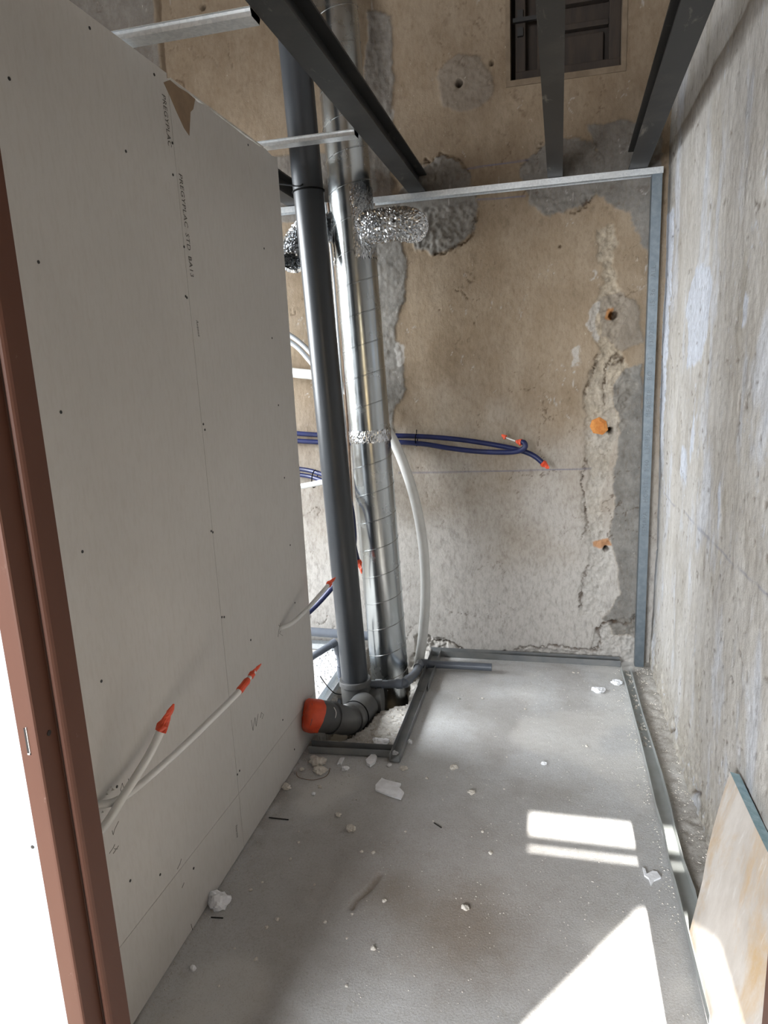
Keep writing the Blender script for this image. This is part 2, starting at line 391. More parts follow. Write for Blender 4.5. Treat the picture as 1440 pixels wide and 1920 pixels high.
crack_lines = [
    ([(0.158, 0.657), (0.183, 0.727), (0.177, 0.796)], 0.004), ([(0.254, 1.573), (0.223, 1.562), (0.2, 1.501), (0.172, 1.414), (0.16, 1.377)], 0.004),
    ([(0.334, 1.55), (0.279, 1.543), (0.256, 1.499), (0.25, 1.424), (0.255, 1.323)], 0.004), ([(0.291, 1.547), (0.31, 1.558), (0.339, 1.54), (0.316, 1.521), (0.287, 1.517)], 0.006),
    ([(0.451, 0.256), (0.38, 0.21), (0.297, 0.221), (0.245, 0.174), (0.251, 0.145), (0.268, 0.117), (0.252, 0.08), (0.216, 0.054)], 0.006),
    ([(-0.176, 0.032), (-0.106, 0.06), (-0.051, 0.051), (0.018, 0.073), (0.086, 0.065), (0.221, 0.049), (0.269, 0.052)], 0.005),
    ([(-0.595, 0.055), (-0.55, 0.073), (-0.506, 0.06), (-0.483, 0.039), (-0.42, 0.012), (-0.219, 0.023)], 0.004),
    ([(-0.34, 2.256), (-0.353, 2.186), (-0.393, 2.124), (-0.471, 2.087), (-0.55, 2.073)], 0.005), ([(0.186, 2.259), (0.123, 2.213), (0.088, 2.209)], 0.005),
    ([(-0.65, 2.428), (-0.589, 2.492), (-0.498, 2.518), (-0.418, 2.49), (-0.362, 2.41), (-0.346, 2.327)], 0.003),
    ([(-0.141, 2.415), (-0.104, 2.452), (-0.068, 2.471), (-0.033, 2.523)], 0.003),
    ([(0.173, 1.065), (0.154, 0.945), (0.197, 0.686)], 0.003), ([(0.2, 0.518), (0.167, 0.432), (0.159, 0.287)], 0.004),
]
pits = [(p, r) for p, r in zip([(-0.414, 2.809), (0.286, 1.74), (0.285, 1.201), (0.278, 0.604), (-1.657, 3.307), (-0.265, 2.874), (0.042, 2.064), (-0.353, 2.221)], (0.017, 0.020, 0.015, 0.014, 0.014, 0.010, 0.007, 0.005))]
chalk = [[(-0.384, 2.445), (-0.25, 2.449), (-0.104, 2.452)], [(-0.339, 2.305), (-0.117, 2.298)], [(-0.772, 1.003), (-0.346, 1.005), (0.199, 1.014)]]
hook = [[(-1.838, 3.009), (-1.801, 2.993), (-1.795, 2.968), (-1.808, 2.957)]]
rust = [[(-0.862, 2.533), (-0.746, 2.474), (-0.659, 2.345), (-0.739, 2.317), (-0.846, 2.327)]]
plug = [(0.286, 1.771), (0.262, 1.768), (0.253, 1.727), (0.282, 1.718)]
plug2 = [(0.216, 0.636), (0.287, 0.665), (0.303, 0.627), (0.25, 0.609), (0.216, 0.614)]

def back_fn(U, V):
    wob = fbm(U, V, 22, 3, 1) * 0.045 + fbm(U, V, 90, 2, 4) * 0.012
    H = fbm(U, V, 2.0, 3, 0) * 0.012 + fbm(U, V, 30, 3, 2) * 0.0025
    cem = np.zeros(U.shape); ero = np.zeros(U.shape); pal = np.zeros(U.shape); st = np.zeros(U.shape); ch = np.zeros(U.shape); pl = np.zeros(U.shape)
    for P in eroded_polys:
        s = sstep(0.006, -0.010, sdf(U, V, P) + wob); ero = np.maximum(ero, s)
    H -= ero * (0.010 + fbm(U, V, 55, 4, 3, 0.7) * 0.034)
    for i, P in enumerate(cement_polys):
        s = sstep(0.005, -0.008, sdf(U, V, P) + wob * (0.7 if i not in (0, 1) else 0.9)); cem = np.maximum(cem, s * (0.55 if i in (3, 7) else 1.0))
        rough = fbm(U, V, 60, 4, 5) * (0.022 if i in (0, 1) else 0.006)
        H += s * ((0.010 if i in (0, 1) else 0.004) + rough)
        ero *= (1 - s * 0.9)
    H *= 1 - 0.85 * sstep(0.07, 0.03, np.abs(V - 2.337))
    for P in pale_polys: pal = np.maximum(pal, 0.7 * sstep(0.004, -0.004, sdf(U, V, P) + wob * 0.8))
    wob2 = fbm(U, V, 60, 3, 6) * 0.03
    for L, wd in crack_lines:
        d = ldist(U + wob2, V - wob2, L); s = sstep(wd * 1.5, 0.0, d) * (0.5 + vnoise(U, V, 35, 2))
        H -= s * 0.016; st = np.maximum(st, s * 0.9)
    for (c, r) in pits:
        d = np.hypot(U - c[0], V - c[1]); s = sstep(r * 1.05, r * 0.72, d); H -= s * (0.09 if r > 0.009 else 0.012); st = np.maximum(st, s)
    for L in chalk: ch = np.maximum(ch, 0.9 * sstep(0.0055, 0.0, ldist(U, V + fbm(U, V, 3, 2, 1) * 0.004, L)))
    for L in hook: st = np.maximum(st, sstep(0.008, 0.003, ldist(U, V, L)))
    for P in rust: st = np.maximum(st, 0.8 * sstep(0.01, -0.03, sdf(U, V, P) + wob))
    for P in (plug, plug2):
        s = sstep(0.004, -0.004, sdf(U, V, P) + wob * 0.4); pl = np.maximum(pl, s * 0.75)
    # dark stained speckle high on the wall, then shade painted in towards its top
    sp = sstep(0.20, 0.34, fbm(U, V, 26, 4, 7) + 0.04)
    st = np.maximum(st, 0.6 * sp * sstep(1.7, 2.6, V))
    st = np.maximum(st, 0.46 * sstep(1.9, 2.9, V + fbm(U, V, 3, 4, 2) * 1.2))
    # hairline cracks and scratches
    ln = sstep(0.0075, 0.002, np.abs(fbm(U, V, 7, 4, 3))) * sstep(0.05, 0.16, fbm(U, V, 3.5, 3, 5)); st = np.maximum(st, 0.75 * ln); H -= ln * 0.004
    ln = sstep(0.010, 0.002, np.abs(fbm(U * 1.5, V * 0.6, 14, 3, 6))) * sstep(0.12, 0.22, fbm(U, V, 8, 3, 1)); st = np.maximum(st, 0.5 * ln)
    ln = sstep(0.010, 0.002, np.abs(fbm(U * 1.6, V * 0.5, 11, 3, 2))) * sstep(0.15, 0.24, fbm(U, V, 9, 3, 4)); pal = np.maximum(pal, 0.7 * ln)
    # grey rendered pier at the far left
    pier = sstep(-1.915, -1.93, U + fbm(U, V, 9, 3, 2) * 0.03); cem = np.maximum(cem, pier)
    edge = sstep(0.02, 0.0, np.abs(U + 1.90 + fbm(U, V, 9, 3, 2) * 0.03)) * sstep(2.9, 3.1, V); st = np.maximum(st, edge * 0.9); H -= edge * 0.03
    # paler towards the foot of the wall
    pal = np.maximum(pal, 0.85 * sstep(1.65, 0.35, V + fbm(U, V, 4, 3, 3) * 0.9) * (1 - cem))
    niche = (U > NICHE[0]) & (U < NICHE[1]) & (V > NICHE[2]) & (V < NICHE[3])
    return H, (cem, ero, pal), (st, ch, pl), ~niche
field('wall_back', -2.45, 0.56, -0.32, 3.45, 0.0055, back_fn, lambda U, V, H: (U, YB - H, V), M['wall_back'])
wb = bpy.data.objects['wall_back']; tag(wb, 'old ochre plaster back wall with grey cement repairs and flaking strip', kind='structure')
b_ = MB().box((-3.6, YB + 0.11, -0.35), (-2.4, YB + 0.3, 3.6)).box((-3.6, YB - 0.01, -0.35), (-2.4, YB + 0.1, 3.6)).box((-2.5, YB + 0.13, -0.35), (0.75, YB + 0.3, 3.6))
b_.build('wall_core', M['plain_plaster'], wb)

right_paint = [
    [(2.64, 1.855), (2.522, 1.815), (2.432, 1.764), (2.45, 1.684), (2.473, 1.619), (2.509, 1.534), (2.661, 1.498), (2.811, 1.496), (2.813, 1.632), (2.921, 1.716), (2.831, 1.786), (2.729, 1.849)],
    [(2.811, 1.19), (2.736, 1.199), (2.692, 1.149), (2.706, 1.076), (2.85, 1.073), (2.834, 1.149)],
    [(2.619, 1.331), (2.582, 1.334), (2.592, 1.221), (2.646, 1.166), (2.648, 1.253)],
    [(3.49, 2.171), (3.301, 2.156), (3.335, 1.968), (3.318, 1.788), (3.33, 1.607), (3.343, 1.419), (3.356, 1.225), (3.414, 1.068), (3.478, 1.315), (3.481, 1.586), (3.497, 1.897)],
    [(2.039, 1.684), (2.013, 1.682), (2.015, 1.628), (2.049, 1.616)], [(1.781, 1.385), (1.769, 1.423), (1.654, 1.266), (1.734, 1.277)],
    [(2.207, 1.139), (2.169, 1.178), (2.151, 1.052), (2.186, 1.027)],
]
right_crack = [([(2.659, 0.128), (2.661, 0.09), (2.757, 0.019), (2.826, -0.028)], 0.008), ([(2.334, 0.034), (2.222, 0.099)], 0.008), ([(3.265, 1.582), (3.192, 1.514), (3.169, 1.425), (3.202, 1.332)], 0.004), ([(3.429, 1.935), (3.348, 1.79), (3.369, 1.7)], 0.005)]
right_pen = [[(2.454, 0.962), (1.976, 0.972), (1.665, 0.987)], [(3.556, 0.928), (2.963, 0.931)], [(2.73, 0.959), (2.275, 0.971)]]
def right_fn(U, V):
    wob = fbm(U * 2, V * 0.8, 20, 4, 1) * 0.05
    H = fbm(U, V, 1.6, 3, 2) * 0.020 + fbm(U * 1.4, V * 0.6, 9, 4, 4) * 0.010 + fbm(U, V, 60, 3, 6) * 0.003
    pal = np.zeros(U.shape); st = np.zeros(U.shape); ch = np.zeros(U.shape); ero = np.zeros(U.shape); cem = np.zeros(U.shape)
    for P in right_paint: pal = np.maximum(pal, sstep(0.006, -0.008, sdf(U, V, P) + wob))
    H += pal * 0.0015
    for L, wd in right_crack:
        s = sstep(wd * 1.4, 0, ldist(U + wob * 0.3, V, L)); H -= s * 0.012; st = np.maximum(st, s)
    for L in right_pen: ch = np.maximum(ch, 0.55 * sstep(0.005, 0.0, ldist(U, V, L)))
    cor = sstep(3.30, 3.46, U + fbm(U, V, 6, 3, 3) * 0.10); cem = np.maximum(cem, cor * 0.8)
    strip = sstep(0.05, 0.0, np.abs(U - 3.33 + fbm(U * 2, V, 9, 3, 5) * 0.06)) * sstep(0.6, 1.0, V)
    ero = np.maximum(ero, 0.6 * strip); H -= strip * (0.006 + fbm(U, V, 50, 3, 3) * 0.02)
    foot = sstep(0.30, 0.05, V + fbm(U, V, 6, 3, 7) * 0.25); ero = np.maximum(ero, foot); H -= foot * (fbm(U, V, 35, 4, 2) * 0.02 - 0.004)
    sp = sstep(0.17, 0.30, fbm(U * 1.8, V * 0.55, 12, 5, 5, 0.62)); st = np.maximum(st, 0.30 * sp)
    ero = np.maximum(ero, 0.7 * sstep(0.06, 0.22, fbm(U * 1.5, V * 0.6, 3.2, 5, 3, 0.6)))
    pal = np.maximum(pal, 0.6 * sstep(0.06, 0.24, fbm(U * 1.6, V * 0.55, 4.5, 5, 6, 0.62)))
    ln = sstep(0.010, 0.002, np.abs(fbm(U * 2.2, V * 0.5, 10, 4, 2))) * sstep(0.08, 0.2, fbm(U, V, 5, 3, 5)); st = np.maximum(st, 0.5 * ln); H -= ln * 0.003
    ln = sstep(0.012, 0.002, np.abs(fbm(U * 2.4, V * 0.5, 12, 3, 4))) * sstep(0.10, 0.2, fbm(U, V, 6, 3, 1)); pal = np.maximum(pal, 0.8 * ln)
    dots = sstep(0.27, 0.33, fbm(U, V, 45, 2, 3)); st = np.maximum(st, 0.7 * dots); H -= dots * 0.004
    return H, (cem, ero, pal), (st, ch, st * 0), None
field('wall_right', 0.70, 3.52, -0.05, 3.45, 0.0075, right_fn, lambda U, V, H: (XR + 0.010 - H + 0.006 * np.sin(U * 2.1), U, V), M['wall_right'], flip=True)
wr = bpy.data.objects['wall_right']; tag(wr, 'rough grey streaked plaster wall on the right with pale paint patches', kind='structure')
MB().box((XR + 0.06, 0.70, -0.3), (XR + 0.22, 3.6, 3.6)).build('wall_core', M['plain_plaster'], wr)

# floor with the broken-out service hole
hole_poly = [(-0.965, 2.48), (-0.90, 2.50), (-0.85, 2.525), (-0.80, 2.60), (-0.785, 2.70), (-0.755, 2.79), (-0.70, 2.845), (-0.64, 2.88), (-0.655, 3.05), (-0.66, 3.52), (-0.985, 3.52), (-0.985, 2.8)]
gouge = [(-0.558, 1.631), (-0.555, 1.667), (-0.529, 1.708), (-0.515, 1.751), (-0.509, 1.775)]
def floor_fn(U, V):
    H = fbm(U, V, 3, 3, 1) * 0.006 + fbm(U, V, 40, 3, 3) * 0.0016
    wob = fbm(U, V, 16, 4, 2) * 0.05 + fbm(U, V, 70, 2, 5) * 0.012
    d = sdf(U, V, hole_poly) + wob * 0.9
    br = sstep(0.10, 0.0, d) * (U < -0.60)
    br = np.maximum(br, 0.9 * sstep(0.02, -0.02, sdf(U, V, [(-0.98, 2.43), (-0.62, 2.43), (-0.62, 2.9), (-0.75, 2.9), (-0.98, 2.6)]) + wob))
    H += br * (fbm(U, V, 60, 4, 4) * 0.014)
    dirt = sstep(0.405, 0.425, U + fbm(U, V, 12, 3, 6) * 0.03); H += dirt * (0.006 + fbm(U, V, 26, 5, 7, 0.65) * 0.016)
    g = sstep(0.012, 0.0, ldist(U + wob * 0.3, V, gouge)); H -= g * 0.012
    cr = sstep(0.006, 0.0, ldist(U, V + wob * 0.1, [(-0.95, 1.93), (-0.80, 1.945), (-0.60, 1.93)])); H -= cr * 0.004 * (U < -0.7)
    stain_shade = 0.52 * sstep(0.80, 0.15, np.hypot(U + 0.30, (V - 1.75) * 1.1) + wob * 3) + 0.45 * sstep(0.27, 0.02, np.hypot(U + 0.22, (V - 1.62) * 0.9) + wob) + 0.35 * sstep(0.16, 0.0, np.hypot(U + 0.45, V - 1.72) + wob) + 0.4 * g  # broad first term is shade painted over the mid floor; the rest are stains
    stain_shade = np.maximum(stain_shade, 0.30 * sstep(0.05, 0.22, fbm(U, V, 3, 4, 6)))
    stain_shade = np.maximum(stain_shade, 0.45 * sstep(0.10, 0.0, U + 0.985) * sstep(0.0, 0.2, fbm(U, V, 14, 3, 2) + 0.1))
    pale = sstep(0.10, 0.26, fbm(U, V, 2.6, 4, 7)) + 0.9 * (U < -1.02) + 0.8 * sstep(0.06, 0.0, np.hypot(U + 0.80, V - 1.30) - 0.08)
    return H, (np.maximum(br, dirt), stain_shade, pale), (br * 0, br * 0, br * 0), d > 0
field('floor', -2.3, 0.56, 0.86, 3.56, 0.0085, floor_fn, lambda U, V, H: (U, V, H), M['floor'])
fl = bpy.data.objects['floor']; tag(fl, 'dusty beige floor with sunlit patches and a broken service hole', kind='structure')
# skirt of the hole: drop its broken edge
bm = bmesh.new(); bm.from_mesh(fl.data)
be = [e for e in bm.edges if e.is_boundary and -1.2 < e.verts[0].co.x < -0.5 and 2.3 < e.verts[0].co.y < 3.545 and -1.2 < e.verts[1].co.x < -0.5]
r_ = bmesh.ops.extrude_edge_only(bm, edges=be)
for g in r_['geom']:
    if isinstance(g, bmesh.types.BMVert): g.co.z -= 0.12; g.co.x += random.uniform(-0.01, 0.01); g.co.y += random.uniform(-0.01, 0.01)
bmesh.ops.recalc_face_normals(bm, faces=bm.faces); bm.to_mesh(fl.data); bm.free()
MB().box((-1.15, 2.35, -0.34), (-0.50, 3.56, -0.30)).build('hole_bottom', M['hole_dark'], fl)
MB().box((-3.6, -2.6, -0.14), (2.2, 0.862, -0.004)).box((-3.6, 0.86, -0.14), (-2.29, 3.6, -0.004)).box((-1.06, 2.30, -0.33), (-1.0, 3.56, -0.02)).build('floor_slab', M['plain_plaster'], fl)

# ------------------------------------------------------------------ rear room, side room, ceiling
c_ = MB().box((-3.7, -2.7, 3.6), (2.3, 3.8, 3.7)).build('ceiling', M['ceiling']); tag(c_, 'dark board ceiling high above the steel beams', kind='structure')
wl = MB()
for a, b in (((-3.7, -2.7, -0.1), (-3.55, 1.6, 3.6)), ((-3.7, 3.1, -0.1), (-3.55, 3.6, 3.6)), ((-3.7, 1.6, -0.1), (-3.55, 3.1, 1.0)), ((-3.7, 1.6, 2.8), (-3.55, 3.1, 3.6))): wl.box(a, b)
tag(wl.build('wall_side', M['plain_plaster']), 'plastered outer wall of the side room', kind='structure')
# rear wall at y = -1.6 on the right carries the sunlit casement, at y = -2.6 on the left the wide window
wre = MB()
SW = (-0.06, 0.78, 0.85, 2.41)
for a, b in (((-0.3, -1.7, -0.1), (SW[0], -1.6, 3.6)), ((SW[1], -1.7, -0.1), (2.2, -1.6, 3.6)), ((SW[0], -1.7, -0.1), (SW[1], -1.6, SW[2])), ((SW[0], -1.7, SW[3]), (SW[1], -1.6, 3.6)),
             ((-0.3, -2.6, -0.1), (-0.2, -1.6, 3.6)), ((-3.6, -2.6, -0.1), (-2.35, -2.5, 3.6)), ((-0.85, -2.6, -0.1), (-0.2, -2.5, 3.6)), ((-2.35, -2.6, -0.1), (-0.85, -2.5, 0.93)), ((-2.35, -2.6, 2.43), (-0.85, -2.5, 3.6))): wre.box(a, b)
tag(wre.build('wall_rear', M['plain_plaster']), 'plastered wall of the rear room behind the doorway', kind='structure')
MB().box((1.2, -1.7, -0.1), (1.3, 0.7, 3.6)).box((XR + 0.06, 0.62, -0.1), (1.3, 0.72, 3.6)).build('wall_rear_side', M['plain_plaster'])
tag(bpy.data.objects['wall_rear_side'], 'plain side wall of the rear room', kind='structure')
wn = MB()
for a, b in (((SW[0], -1.68, 2.289), (SW[1], -1.66, 2.316)), ((SW[0], -1.68, 2.160), (SW[1], -1.66, 2.268))): wn.box(a, b)
wn.add([(SW[0], -1.66, 2.162), (0.275, -1.66, 2.162), (SW[0], -1.66, 1.88), (SW[0], -1.65, 2.162), (0.275, -1.65, 2.162), (SW[0], -1.65, 1.88)], [(0, 2, 1), (3, 4, 5), (0, 1, 4, 3), (1, 2, 5, 4), (2, 0, 3, 5)])  # added wedge, out of view, cutting the sun patch diagonally
tag(wn.build('window_2', M['old_wood']), 'timber transom of the sunlit rear casement, plus an added wedge shaping the sun', kind='structure')

# ------------------------------------------------------------------ niche with the old shuttered window
nx0, nx1, nz0, nz1 = NICHE
wn = MB().box((nx0 - 0.02, YB - 0.004, nz0), (nx0, YB + 0.13, nz1)).box((nx1, YB - 0.004, nz0), (nx1 + 0.02, YB + 0.13, nz1)).box((nx0 - 0.02, YB - 0.004, nz0 - 0.025), (nx1 + 0.02, YB + 0.13, nz0))
win = wn.build('window_1', M['niche']); tag(win, 'small old wooden window high in a recess of the back wall', kind='structure')
MB().box((nx0, YB + 0.115, nz0), (nx1, YB + 0.125, nz1)).build('back_panel', M['old_wood'], win)
for x0, x1 in ((nx0 + 0.02, nx0 + 0.065), (nx1 - 0.05, nx1)):
    bevel(MB().box((x0, YB + 0.05, nz0), (x1, YB + 0.10, nz1)).build('stile', M['old_wood'], win), 0.004)
bevel(MB().box((nx0 + 0.02, YB + 0.045, nz0), (nx1, YB + 0.10, nz0 + 0.05)).build('bottom_rail', M['old_wood'], win), 0.004)
bevel(MB().box((nx0 + 0.115, YB + 0.06, nz0 + 0.05), (nx0 + 0.15, YB + 0.11, nz1)).build('stile', M['old_wood'], win), 0.004)
bevel(MB().box((nx0 + 0.15, YB + 0.07, nz0 + 0.30), (nx1 - 0.05, YB + 0.11, nz0 + 0.335)).build('rail', M['old_wood'], win), 0.004)
bevel(MB().box((nx0 + 0.15, YB + 0.075, nz0 + 0.20), (nx1 - 0.05, YB + 0.11, nz0 + 0.225)).build('rail', M['old_wood'], win), 0.004)
bevel(MB().box((nx0 + 0.17, YB + 0.085, nz0 + 0.06), (nx1 - 0.07, YB + 0.11, nz0 + 0.18)).build('shutter_panel', M['old_wood'], win), 0.006)
for z in (nz0 + 0.19, nz0 + 0.26): MB().box((nx0 + 0.03, YB + 0.035, z), (nx0 + 0.055, YB + 0.05, z + 0.035)).build('hinge', M['screw'], win)
MB().box((nx0 + 0.01, YB + 0.03, nz0 + 0.245), (nx0 + 0.14, YB + 0.045, nz0 + 0.262)).build('latch_bar', M['screw'], win)

# ------------------------------------------------------------------ plasterboard partition
def board_with_edges(name, y0, y1, zb0, zb1, zt, parent, ragged=False):
    n = 14; top = []
    for i in range(n + 1):
        y = y0 + (y1 - y0) * i / n
        top.append((y, zt + (random.uniform(-0.006, 0.004) if ragged else 0)))
    outline = [(y0, zb0)] + [(y1, zb1)] + top[::-1]
    v = [(XL, y, z) for y, z in outline] + [(XL - 0.0125, y, z) for y, z in outline]; m_ = len(outline)
    f = [tuple(range(m_)), tuple(range(2 * m_ - 1, m_ - 1, -1))] + [(i, (i + 1) % m_, m_ + (i + 1) % m_, m_ + i) for i in range(m_)]
    return link(name, v, f, M['board'], parent)
part = bpy.data.objects.new('wall_left', None); COL.objects.link(part); part['_base'] = (0, 0, 0)
tag(part, 'unfinished plasterboard partition with visible joints and screws', kind='structure')
ZT = 2.322
SEAM = 1.812
PW1 = board_with_edges('plasterboard_panel', 0.825, SEAM - 0.0008, 0.248, 0.2045, ZT + 0.01, part)
PW2 = board_with_edges('plasterboard_panel', SEAM + 0.0008, 2.575, 0.204, 0.186, ZT, part, True)
def low(name, y0, y1, a, b):
    v = [(XL, y0, 0.004), (XL, y1, 0.004), (XL, y1, b), (XL, y0, a)]; v += [(x - 0.0125, y, z) for x, y, z in v]
    return link(name, v, [(0, 1, 2, 3), (7, 6, 5, 4), (0, 4, 5, 1), (1, 5, 6, 2), (2, 6, 7, 3), (3, 7, 4, 0)], M['board'], part)
PL1 = low('plasterboard_panel', 0.825, SEAM - 0.0008, 0.2465, 0.2030)
PL2 = low('plasterboard_panel', SEAM + 0.0008, 2.575, 0.2025, 0.1845)
for y in (0.86, 1.40, SEAM, 2.05, 2.53):
    MB().sweep([(-0.02, 0), (0.02, 0), (0.02, -0.046), (0.018, -0.046), (0.018, -0.002), (-0.018, -0.002), (-0.018, -0.046), (-0.02, -0.046)], [(XL - 0.0135, y, 0.01), (XL - 0.0135, y, 2.30)], [(0, 1, 0)] * 2, [(1, 0, 0)] * 2).build('stud', M['galv'], part)
MB().box((XL - 0.075, 0.83, 0.0), (XL - 0.0625, 2.575, 2.30)).build('rear_panel', M['board'], part)
# torn paper and plaster edge near the top of the joint
tp = [(1.79, 2.302), (1.825, 2.32), (1.871, 2.318), (1.914, 2.322), (1.961, 2.319), (1.943, 2.287), (1.925, 2.274), (1.905, 2.207), (1.878, 2.219), (1.843, 2.251), (1.816, 2.279)]
tp = [(y, min(z, ZT - 0.001)) for y, z in tp]
MB().add([(XL + 0.0006, y, z) for y, z in tp] + [(XL + 0.0001, y, z) for y, z in tp], [tuple(range(len(tp)))] + [(i, (i + 1) % len(tp), len(tp) + (i + 1) % len(tp), len(tp) + i) for i in range(len(tp))]).build('torn_paper', M['kraft'], part)
MB().box((XL - 0.0123, SEAM + 0.02, ZT + 0.0005), (XL - 0.0005, 2.45, ZT + 0.006)).build('plaster_edge', M['board_core'], part)
# screws
disc = bpy.data.meshes.new('screw')
mb = MB(); mb.tube([(0.0, 0, 0), (0.0011, 0, 0)], 0.0036, 8)
disc.from_pydata(mb.v, [], mb.f); disc.materials.append(M['screw'])
for y, z in [(1.216, 2.108), (1.491, 2.305), (1.224, 1.784), (1.227, 1.489), (1.232, 1.188), (1.236, 0.614), (1.236, 0.358), (1.747, 2.305), (1.805, 2.161), (1.791, 2.079), (1.812, 1.9), (1.799, 1.764), (1.793, 1.767), (1.821, 1.411), (1.827, 1.394), (1.804, 1.093), (1.813, 1.087), (1.817, 0.815), (1.831, 0.81), (1.832, 0.275), (1.815, 0.272), (1.787, -0.005), (2.313, 2.296), (2.382, 1.979), (2.392, 1.672), (2.404, 1.429), (2.408, 1.154), (2.415, 0.886), (2.419, 0.647), (1.578, 2.08), (1.234, 0.883), (2, 0.663), (2.208, 0.251), (1.353, 0.278), (1.507, 0.171), (2.297, 0.073)]:
    s_ = bpy.data.objects.new('screw', disc); COL.objects.link(s_); s_.location = (XL, y, z); s_.parent = part
# printed marks
def text(body, size, origin, xdir, ydir, m, name, parent, shear=0.0, sx=1.0):
    cu = bpy.data.curves.new('t', 'FONT'); cu.body = body; cu.size = size; cu.shear = shear; cu.space_character = 1.06; cu.resolution_u = 2
    o = bpy.data.objects.new('t', cu); COL.objects.link(o)
    dg = bpy.context.evaluated_depsgraph_get(); me = bpy.data.meshes.new_from_object(o.evaluated_get(dg))
    bpy.data.objects.remove(o); bpy.data.curves.remove(cu)
    X_ = Vector(xdir); Y_ = Vector(ydir); Z_ = X_.cross(Y_)
    for v in me.vertices: v.co = Vector(origin) + X_ * v.co.x * sx + Y_ * v.co.y + Z_ * 0.0007
    me.materials.clear(); me.materials.append(m); me.name = name
    q = bpy.data.objects.new(name, me); COL.objects.link(q); attach(q, parent); return q
for wd, zz in (('PREGYPLAC', 2.092), ('STD', 1.940), ('BA13', 1.880)):
    text(wd, 0.027, (XL, 1.822 + (2.092 - zz) * 0.036, zz), (0, 0.036, -1), (0, 1, 0.036), M['ink'], 'printed_word', part, 0.1, 0.92)
text('PREGYPLAC', 0.026, (XL, 1.775, 2.272), (0, 0.05, -1), (0, 1, 0.05), M['ink'], 'printed_word', part, 0.1, 0.86)
text('Avenue', 0.018, (XL, 1.838, 1.706), (0, 0.08, -1), (0, 1, 0.08), M['ink'], 'printed_word', part, 0.2, 0.8)
text('Norme', 0.018, (XL, 1.768, 0.115), (0, 0.02, -1), (0, 1, 0.02), M['ink'], 'printed_word', part, 0.2, 0.8)
def scribble(px, w=0.0014, name='pencil_mark'):
    mb = MB(); mb.tube([(XL + 0.0004, y, z) for y, z in px], w * 0.5, 5); return mb.build(name, M['pencil'], part)
for L in ([(1.248, 0.582), (1.259, 0.594), (1.256, 0.61), (1.247, 0.599), (1.251, 0.575)], [(1.284, 0.577), (1.279, 0.607)], [(1.225, 0.53), (1.208, 0.521), (1.2, 0.512), (1.199, 0.524)],
          [(1.179, 0.479), (1.194, 0.482), (1.201, 0.486)], [(1.191, 0.469), (1.213, 0.473)], [(1.197, 0.477), (1.208, 0.468)], [(1.949, 0.393), (1.953, 0.351), (1.978, 0.387), (1.98, 0.352), (2.005, 0.386)],
          [(2.031, 0.352), (2.047, 0.36), (2.031, 0.377), (2.019, 0.363)], [(2.24, 0.623), (2.268, 0.599), (2.244, 0.587), (2.272, 0.567)], [(2.262, 0.623), (2.242, 0.605), (2.227, 0.581)], [(1.462, 0.025), (1.466, -0.001), (1.457, -0.014)],
          [(1.429, 0.232), (1.444, 0.236), (1.454, 0.245)], [(1.453, 0.169), (1.44, 0.163)]): scribble(L)

# ------------------------------------------------------------------ brown metal door frame, front wall
door = bpy.data.objects.new('door_1', None); COL.objects.link(door); door['_base'] = (0, 0, 0)
tag(door, 'brown painted metal door frame standing in the foreground', kind='structure')
secL = [(-0.742, 0.740), (-0.7155, 0.740), (-0.7125, 0.7405), (-0.711, 0.743), (-0.711, 0.780), (-0.7085, 0.782), (-0.7065, 0.779), (-0.7035, 0.777), (-0.7000, 0.778), (-0.698, 0.781), (-0.6965, 0.785), (-0.6960, 0.800), (-0.6950, 0.823), (-0.7420, 0.823)]
MB().sweep(secL, [(0, 0, -0.004), (0, 0, 2.12)], [(1, 0, 0)] * 2, [(0, 1, 0)] * 2).build('jamb', M['brown_metal'], door)
MB().tube([(-0.7082, 0.7815, 0.0), (-0.7082, 0.7815, 2.1)], 0.0016, 6).build('seal', M['seal'], door)
# strike slot and hinge screw hole on the jamb
sl = MB().box((-0.7300, 0.7388, 1.028), (-0.7262, 0.7402, 1.068)); so = sl.build('strike_slot', M['slot'], door)
MB().box((-0.7262, 0.7386, 1.026), (-0.7252, 0.7402, 1.070)).box((-0.7300, 0.7386, 1.026), (-0.7252, 0.7402, 1.0285)).build('slot_edge', M['bare_steel'], so)
MB().tube([(-0.7115, 0.764, 1.048), (-0.7104, 0.764, 1.048)], 0.0042, 14).build('screw_hole', M['slot'], door)
secR = [(0.372, 0.740), (0.300, 0.740), (0.297, 0.743), (0.297, 0.780), (0.290, 0.778), (0.281, 0.780), (0.278, 0.786), (0.276, 0.823), (0.372, 0.823)]
MB().sweep(secR, [(0, 0, -0.004), (0, 0, 2.12)], [(1, 0, 0)] * 2, [(0, 1, 0)] * 2).build('jamb', M['brown_metal'], door)
MB().box((-0.742, 0.740, 2.10), (0.372, 0.823, 2.16)).build('frame_head', M['brown_metal'], door)
wf = MB().box((-3.55, 0.7425, -0.004), (-0.7425, 0.8225, 2.33)).box((0.410, 0.66, -0.004), (0.62, 0.80, 2.33)).build('wall_front', M['white_wall'])  # the right-hand box is an added filler, unseen, blocking sun from the leaning board
tag(wf, 'white board wall outside the door frame at the far left, with an added sun blocker at right', kind='structure')
mb = MB(); mb.tube([(-0.7530, 0.7430, 0.868), (-0.7530, 0.7415, 0.868)], 0.003, 8); mb.build('screw', M['screw'], wf)

